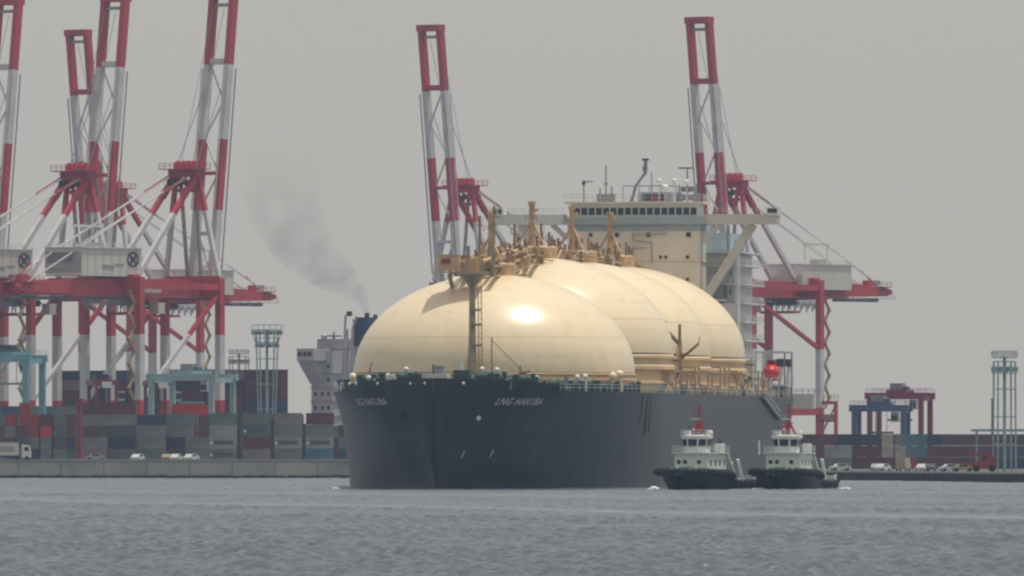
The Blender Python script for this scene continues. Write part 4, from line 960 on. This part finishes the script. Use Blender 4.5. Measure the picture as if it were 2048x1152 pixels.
for bay in range(6):
    x = -2.5 - bay * 12.8
    for t in range(6 if bay not in (3,) else 5):
        c = rc.choice(pc) if t > 0 else 'dark grey'
        p = cm @ Vector((x, -13.9, 11.2 + t * 2.5)); put_box(p.x, p.y, 11.2 + t * 2.4 + .05 * t, cs.rotation_euler.z, c, 12.19, f'{c} container on moored ship, {TIER[t]} tier, {ORD[bay]} bay left of bridge', 'deck cargo of the container ship')

# smoke drifting from the funnel
def smoke():
    p = cm @ Vector((22, -4, 40))
    path = [(0, 0, -.2), (-.6, 0, 2), (-2, .2, 4.5), (-5, 1, 7.5), (-10, 2, 11), (-16, 4, 17), (-20, 6, 26), (-22, 8, 36), (-22, 9, 46), (-22, 9, 52)]
    rad = [.6, 1.3, 2.3, 3.9, 5.6, 7.8, 10, 11, 8, .4]
    m = MB(); pts = []
    for i, ((x, y, z), r) in enumerate(zip(path, rad)):
        q0 = Vector(path[max(0, i - 1)]); q1 = Vector(path[min(len(path) - 1, i + 1)]); d = (q1 - q0).normalized()
        e1 = Vector((0, 1, 0)); e1 = (e1 - d * e1.dot(d)).normalized(); e2 = d.cross(e1)
        pts.append([tuple(Vector((x, y, z)) + e1 * (r * math.cos(a)) + e2 * (r * math.sin(a))) for a in [2 * math.pi * k / 20 for k in range(20)]])
    m.grid(pts, 'smoke', True, closed=True); m.add(pts[0], [tuple(range(19, -1, -1))], 'smoke'); m.add(pts[-1], [tuple(range(20))], 'smoke')
    mt = bpy.data.materials.new('exhaust smoke'); mt.use_nodes = True; t = mt.node_tree; t.nodes.clear()
    out = t.nodes.new('ShaderNodeOutputMaterial'); pv = t.nodes.new('ShaderNodeVolumePrincipled'); pv.inputs['Color'].default_value = (.42, .38, .36, 1)
    tc = t.nodes.new('ShaderNodeTexCoord'); n = t.nodes.new('ShaderNodeTexNoise'); n.inputs['Scale'].default_value = .16; n.inputs['Detail'].default_value = 5
    mr = t.nodes.new('ShaderNodeMapRange'); mr.inputs['From Min'].default_value = .36; mr.inputs['From Max'].default_value = .78; mr.inputs['To Min'].default_value = 0; mr.inputs['To Max'].default_value = 1
    sp = t.nodes.new('ShaderNodeSeparateXYZ'); fz = t.nodes.new('ShaderNodeMapRange'); fz.inputs['From Min'].default_value = 0; fz.inputs['From Max'].default_value = 50; fz.inputs['To Min'].default_value = 0; fz.inputs['To Max'].default_value = 50
    ad_ = t.nodes.new('ShaderNodeMath'); ad_.operation = 'ADD'; ad_.inputs[1].default_value = 2.0; dv = t.nodes.new('ShaderNodeMath'); dv.operation = 'DIVIDE'; dv.inputs[0].default_value = 1.7; sb = t.nodes.new('ShaderNodeMath'); sb.operation = 'SUBTRACT'; sb.inputs[1].default_value = .032; sb.use_clamp = True
    t.links.new(fz.outputs[0], ad_.inputs[0]); t.links.new(ad_.outputs[0], dv.inputs[1]); t.links.new(dv.outputs[0], sb.inputs[0])
    ml = t.nodes.new('ShaderNodeMath'); ml.operation = 'MULTIPLY'
    t.links.new(tc.outputs['Object'], n.inputs['Vector']); t.links.new(n.outputs['Fac'], mr.inputs['Value']); t.links.new(tc.outputs['Object'], sp.inputs[0]); t.links.new(sp.outputs['Z'], fz.inputs['Value'])
    t.links.new(mr.outputs[0], ml.inputs[0]); t.links.new(sb.outputs[0], ml.inputs[1]); t.links.new(ml.outputs[0], pv.inputs['Density']); t.links.new(pv.outputs[0], out.inputs['Volume'])
    M['smoke'] = mt; o = m.build('smoke'); o.location = (p.x, p.y, p.z); tag(o, 'thin brownish smoke drifting left from the navy funnel', None, kind='stuff')
smoke()

# ------------------------------------------------------------ yard gantries
def gantry(px, Y, z0, rz, span, base, hgt, col, label, boxed=True, wide=1.0):
    r = empty('yard_gantry', (PX(px, Y), Y, z0), rz, label, 'gantry crane', 'rubber tyred yard gantries')
    for sx in (-1, 1):
        for sy in (-1, 1):
            m = MB(); m.box(sx * span/2 - .6 * wide, sx * span/2 + .6 * wide, sy * base/2 - .45, sy * base/2 + .45, 1.9, hgt - .9, col); l = m.build('leg', r)
            m = MB()
            for e in (-.8, .8): m.tube((sx * span/2 - .3, sy * base/2 + e, .75), (sx * span/2 + .3, sy * base/2 + e, .75), .75, 'rubber', n=14)
            m.build('wheel', l)
        m = MB(); m.box(sx * span/2 - .5, sx * span/2 + .5, -base/2 - 1.6, base/2 + 1.6, 1.3, 1.9, col); m.build('sill_beam', r)
        m = MB(); m.box(sx * span/2 - .4, sx * span/2 + .4, -base/2 + .45, base/2 - .45, hgt - 1.3, hgt - .2, col); m.build('end_beam', r)
    for sy in (-1, 1):
        m = MB(); m.box(-span/2 - 1.2, span/2 + 1.2, sy * base/2 - .5, sy * base/2 + .5, hgt - .9, hgt + .7, col); m.rail([(-span/2 - 1, sy * base/2, hgt + .7), (span/2 + 1, sy * base/2, hgt + .7)], col, 1.0, 1.8, .08); m.build('top_beam', r)
    m = MB(); m.box(-2.5, 2.5, -base/2, base/2, hgt + .72, hgt + 1.4, col); m.box(-2, 1, -2, 1.5, hgt + 1.4, hgt + 3.0, 'steel' if boxed else 'dark'); m.box(1.2, 2.2, -1.6, .8, hgt + 1.4, hgt + 2.2, 'gear_green'); m.tube((-1.8, 2, hgt + 1.9), (1.5, 2, hgt + 1.9), .5, 'steel'); tr_ = m.build('trolley', r)
    m = MB(); m.box(2.6, 4.4, -1, 1, hgt - 3.4, hgt - 1.0, 'far_white'); m.box(2.7, 4.3, -1.05, -1.0, hgt - 3, hgt - 1.8, 'glass'); m.build('cab', tr_)
    m = MB(); m.box(-3, 3, -.6, .6, hgt - 6.2, hgt - 5.7, col)
    for x in (-1.4, 1.4): m.beam((x, 0, hgt - 5.7), (x, 0, hgt + .8), .12, .12, 'dark')
    m.build('spreader', tr_)
    return r
gantry(384, 2800, GL, R(-25), 15.6, 11, 19.2, 'teal_pale', 'pale teal yard gantry over the bright red container')
gantry(22, 2790, GL, R(-20), 11.5, 10, 23.5, 'teal', 'blue-green yard gantry at the far left edge', False, 1.2)
gantry(1800, 2960, 2.5, R(-18), 13, 8, 18.0 - 1.2, 'gantry_maroon', 'dark maroon yard gantry, taller of the two on the right')
gantry(1762, 2900, 2.5, R(-14), 12, 5, 13.6, 'gantry_blue', 'blue-grey yard gantry, lower and left of the maroon one')

# ------------------------------------------------------------ floodlight towers
def tower(px, Y, z0, top, wb, wt, plat, tiers, col, label, splay=False):
    r = empty('floodlight_tower', (PX(px, Y), Y, z0), R(12), label, 'light tower', 'floodlight towers'); H = top - z0
    m = MB(); hb_, ht = wb / 2, wt / 2
    for sx, sy in ((-1, -1), (1, -1), (1, 1), (-1, 1)): m.beam((sx * hb_, sy * hb_, 0), (sx * ht, sy * ht, H - 1), .28, .28, col)
    m.tube((0, 0, 0), (0, 0, H), .32, col)
    n = int(H / 5.5)
    for i in range(1, n + 1):
        z = i * (H - 1) / n; t = z / H; a = hb_ + (ht - hb_) * t; z2 = (i - 1) * (H - 1) / n; a2 = hb_ + (ht - hb_) * z2 / H
        for p, q in (((-1, -1), (1, -1)), ((1, -1), (1, 1)), ((1, 1), (-1, 1)), ((-1, 1), (-1, -1))): m.beam((p[0]*a, p[1]*a, z), (q[0]*a, q[1]*a, z), .2, .2, col)
    m.build('lattice', r)
    for k in range(tiers):
        z = H - k * 3.0; pr = plat / 2 * (1 if not splay else 1 - .25 * k)
        m = MB(); m.lathe((0, 0, z - .3), [(.4, 0), (pr, .0), (pr, .25), (.4, .26)], col, 16, False)
        for j in range(16):
            a = 2 * math.pi * j / 16; x, y = pr * math.cos(a), pr * math.sin(a); m.beam((x, y, z), (x, y, z + 1), .09, .09, col)
        m.lathe((0, 0, z + .95), [(pr, 0), (pr, .12)], col, 16, False)
        if splay and k == 0:
            for j in range(8): a = 2 * math.pi * j / 8; m.beam((pr * .95 * math.cos(a), pr * .95 * math.sin(a), z - .2), (ht * 1.1 * math.cos(a), ht * 1.1 * math.sin(a), z - 4.0), .15, .15, col)
        m.build('platform', r)
        m = MB()
        for j in range(8):
            a = 2 * math.pi * (j + .5) / 8; m.cbox((pr * .85 * math.cos(a), pr * .85 * math.sin(a), z - .85 if splay else z + .5), (.9, .9, .8), 'gear_white' if k == 0 and not splay else col)
        m.build('floodlight', r)
    return r
tower(534, 2850, GL, 34.4, 2.9, 4.4, 7.6, 2, 'teal_pale', 'pale teal floodlight tower with flared top platform, left of the white ship bridge', True)
tower(478, 3650, 3.0, 35.2, 4.5, 5, 6.4, 2, 'crane_grey', 'small hazy grey floodlight tower just right of the left cranes')
tower(2009, 2330, GR, 24.0, 3.6, 3.4, 4.9, 2, 'teal_pale', 'tall floodlight tower near the right picture edge with two round platforms')

# ------------------------------------------------------------ small things on the wharfs
def make_car(k):
    r = bpy.data.objects.new('parked_car', None); C.objects.link(r)
    m = MB(); L, W = 4.3, 1.7
    prof = [(-2.15, .35), (-2.15, .8), (-1.2, .95), (-.7, 1.42), (.9, 1.46), (1.6, 1.0), (2.1, .9), (2.15, .35)]
    a = [(x, -W/2, z) for x, z in prof]; b_ = [(x, W/2, z) for x, z in prof]; n = len(prof)
    m.add(a + b_, [tuple(range(n)), tuple(range(2*n - 1, n - 1, -1))] + [(i + 1, i, i + n, (i + 1) % n + n) if i < n - 1 else (0, n - 1, 2*n - 1, n) for i in range(n)], k); m.build('body', r)
    m = MB(); m.box(-.75, .85, -W/2 - .01, W/2 + .01, 1.0, 1.34, 'glass'); m.build('window', r)
    for x in (-1.35, 1.35):
        for s in (-1, 1): m = MB(); m.tube((x, s * .68, .33), (x, s * .88, .33), .33, 'rubber', n=12); m.build('wheel', r)
    return r
cars = {k: None for k in ('car_white', 'car_silver', 'car_dark', 'car_yellow')}
def car(px, Y, z, rz, k, label, g):
    if cars[k] is None: o = cars[k] = make_car(k)
    else: o = copy_tree(cars[k])
    o.location = (PX(px, Y), Y, z); o.rotation_euler = (0, 0, R(rz)); tag(o, label, 'car', g)
G1 = 'cars parked behind the seawall'; G2 = 'cars parked on the right wharf'
car(275, 2572, GL, 70, 'car_white', 'white car parked alone behind the seawall, leftmost of the cars', G1)
car(334, 2580, GL, 80, 'car_yellow', 'tan car behind the seawall, beside the row of white cars', G1)
car(352, 2576, GL, 75, 'car_white', 'white car behind the seawall, just right of the tan car', G1)
car(382, 2572, GL, 60, 'car_white', 'white car behind the seawall, rightmost of the group', G1)
car(190, 2650, GL, 10, 'car_silver', 'silver car in front of the low container row', G1)
for px, Y, rz, k, lb in ((1752, 2440, 80, 'car_silver', 'silver car, leftmost of the cars on the right wharf'), (1765, 2420, 60, 'car_white', 'white car next to the silver one on the right wharf'), (1845, 2400, 70, 'car_white', 'white car right of the pale van on the right wharf'),
                         (1862, 2390, 85, 'car_dark', 'dark car behind the quay between the white ones'), (1899, 2380, 20, 'car_white', 'white car parked side-on halfway to the light tower'), (1925, 2370, 10, 'car_yellow', 'tan car left of the red machine'), (1680, 2440, 20, 'car_white', 'white car near the foot of the right crane')):
    car(px, Y, GR, rz, k, lb, G2)
# lorry with pale box at far left
r = empty('lorry', (PX(16, 2590), 2590, GL), 0, 'white lorry with long pale box trailer at far left on the quay', 'lorry')
m = MB(); m.box(-6, 2.2, -1.25, 1.25, 1.15, 3.9, 'house_white'); m.box(-5.2, 1.4, -1.28, -1.25, 1.9, 3.1, 'house_grey'); m.build('trailer', r)
m = MB(); m.box(-6, 2.6, -1, 1, .8, 1.14, 'dark'); m.build('chassis', r)
m = MB(); m.box(3.0, 4.9, -1.2, 1.2, .7, 2.0, 'gear_white'); m.add([(3.0, -1.2, 2.0), (4.9, -1.2, 2.0), (4.5, -1.15, 3.3), (3.0, -1.15, 3.5), (3.0, 1.2, 2.0), (4.9, 1.2, 2.0), (4.5, 1.15, 3.3), (3.0, 1.15, 3.5)], [(0, 1, 2, 3), (7, 6, 5, 4), (1, 5, 6, 2), (3, 2, 6, 7), (0, 3, 7, 4)], 'gear_white'); cb = m.build('cab', r)
m = MB(); m.box(3.5, 4.5, -1.22, -1.19, 2.1, 2.9, 'glass'); m.build('window', cb)
for x in (-5, -3.8, 2, 4.1): m = MB(); m.tube((x, -1.25, .5), (x, -.8, .5), .5, 'rubber', n=14); m.build('wheel', r)
# reach stacker, red, right wharf
r = empty('reach_stacker', (PX(1968, 2330), 2330, GR), 0, 'red container handling machine beside the right floodlight tower', 'machine')
m = MB(); m.box(-2.3, 2.3, -1.2, 1.2, .7, 2.0, 'far_red'); m.box(.8, 2.3, -1.1, 1.1, 2.0, 2.7, 'far_red'); m.build('body', r)
m = MB(); m.beam((1.9, .3, 2.9), (-2.8, .3, 3.6), .5, .6, 'far_red'); m.beam((-.4, .3, 2.0), (-1.6, .3, 3.3), .2, .2, 'steel'); m.build('boom', r)
m = MB(); m.box(-.6, .6, -1.15, -.1, 2.0, 3.2, 'far_red'); m.box(-.5, .5, -1.18, -1.15, 2.3, 3.0, 'glass'); m.build('cab', r)
for x in (-1.5, 1.5): m = MB(); m.tube((x, -1.3, .65), (x, -.8, .65), .65, 'rubber', n=14); m.build('wheel', r)
# pale van/shed
r = empty('van', (PX(1806, 2410), 2410, GR), R(75), 'pale cream van with orange stripe parked on the right wharf', 'van')
m = MB(); m.box(-2.4, 1.4, -1, 1, .5, 2.7, 'box cream'); m.add([(1.4, -1, .5), (2.4, -1, .5), (2.4, -1, 1.3), (1.4, -1, 2.7), (1.4, 1, .5), (2.4, 1, .5), (2.4, 1, 1.3), (1.4, 1, 2.7)], [(0, 1, 2, 3), (7, 6, 5, 4), (1, 5, 6, 2), (2, 6, 7, 3)], 'box cream'); m.box(-2.44, 1.4, -1.02, 1.02, 1.0, 1.25, 'car_yellow'); m.build('body', r)
for x in (-1.5, 1.5):
    for s in (-1, 1): m = MB(); m.tube((x, s * .8, .38), (x, s * 1.03, .38), .38, 'rubber', n=12); m.build('wheel', r)
# canopy
r = empty('canopy', (PX(2010, 2560), 2560, GR), 0, 'flat teal canopy roof on posts behind the right floodlight tower', 'canopy')
m = MB(); m.box(-7, 14, -4, 4, 8.1, 8.6, 'teal'); m.build('roof', r)
for x in (-6, 0, 6, 12): m = MB(); m.box(x - .2, x + .2, -.2, .2, 0, 8.1, 'teal_pale'); m.build('post', r)
# poles
def pole(px, Y, z0, y_top, k, rr, label, extra=None):
    m = MB(); H = PZ(y_top, Y) - z0; m.tube((0, 0, 0), (0, 0, H), rr, k, rr * .8); m.cbox((0, 0, .15), (rr * 4, rr * 4, .3), 'concrete'); m.box(-rr * 1.4, rr * 1.4, -rr * 1.4, rr * 1.4, H, H + .25, k)
    tag(m.build('pole', loc=(PX(px, Y), Y, z0)), label, 'pole', 'dark poles in the yards')
pole(478, 2600, GL, 838, 'dark', .5, 'dark pole between the two stacks nearest the left, front row of containers')
pole(545, 2600, GL, 842, 'dark', .48, 'dark pole standing between the second and third front container stacks')
pole(608, 2600, GL, 850, 'dark', .46, 'dark pole right of the third front container stack')
pole(158, 2640, GL, 800, 'gantry_maroon', .75, 'thick maroon pole in the left yard among low containers')
pole(1985, 2450, GR, 800, 'gantry_maroon', .3, 'thin maroon pole immediately left of the right floodlight tower')
# maroon straddle carriers in the middle of the left yard
def straddle(px, Y, lab):
    r = empty('straddle_carrier', (PX(px, Y), Y, GL), R(15), lab, 'straddle carrier', 'maroon straddle carriers in the left yard')
    for sx in (-1, 1):
        m = MB(); m.box(sx * 2.4 - .35, sx * 2.4 + .35, -4.5, 4.5, .9, 2.0, 'gantry_maroon')
        for y in (-3.6, -1.2, 1.2, 3.6): m.tube((sx * 2.4 - .3, y, .7), (sx * 2.4 + .3, y, .7), .7, 'rubber', n=12)
        m.build('wheel_beam', r)
        for y in (-4, 4): m = MB(); m.box(sx * 2.4 - .35, sx * 2.4 + .35, y - .35, y + .35, 2.0, 17.7, 'gantry_maroon'); m.build('leg', r)
    m = MB(); m.box(-3, 3, -4.6, 4.6, 17.7, 18.9, 'gantry_maroon'); m.box(-2.6, .5, -4, -1, 18.9, 20.3, 'dark'); m.box(.8, 2.4, 0, 3, 18.9, 19.8, 'steel'); m.box(-1.2, 1.2, -4.8, -4.61, 17.1, 18.5, 'gear_white'); m.build('top_frame', r)
    m = MB(); m.box(2.8, 4.4, -4.4, -2.4, 14, 16.3, 'far_white'); m.box(2.85, 4.35, -4.45, -4.4, 14.5, 15.9, 'glass'); m.build('cab', r)
    m = MB(); m.box(-1.2, 1.2, -3, 3, 12.4, 12.9, 'gantry_maroon')
    for x, y in ((-1, -2), (1, -2), (-1, 2), (1, 2)): m.beam((x, y, 12.9), (x, y, 17.7), .12, .12, 'dark')
    m.build('spreader', r)
straddle(205, 2880, 'dark maroon straddle carrier behind the stacks, left of the other one')
straddle(318, 2905, 'dark maroon straddle carrier just left of the pale teal gantry post')
# ------------------------------------------------------------ haze
m = MB(); m.box(-1500, 1500, -30, 4300, -4, 140, 'dark'); o = m.build('haze')
hm = bpy.data.materials.new('harbour haze'); hm.use_nodes = True; t = hm.node_tree; t.nodes.clear()
out = t.nodes.new('ShaderNodeOutputMaterial'); pv = t.nodes.new('ShaderNodeVolumePrincipled')
pv.inputs['Color'].default_value = (.52, .70, .98, 1); pv.inputs['Density'].default_value = 4.4e-5; pv.inputs['Anisotropy'].default_value = .2
t.links.new(pv.outputs[0], out.inputs['Volume']); o.data.materials.clear(); o.data.materials.append(hm)
tag(o, 'thin grey sea haze over the harbour', None, kind='stuff')
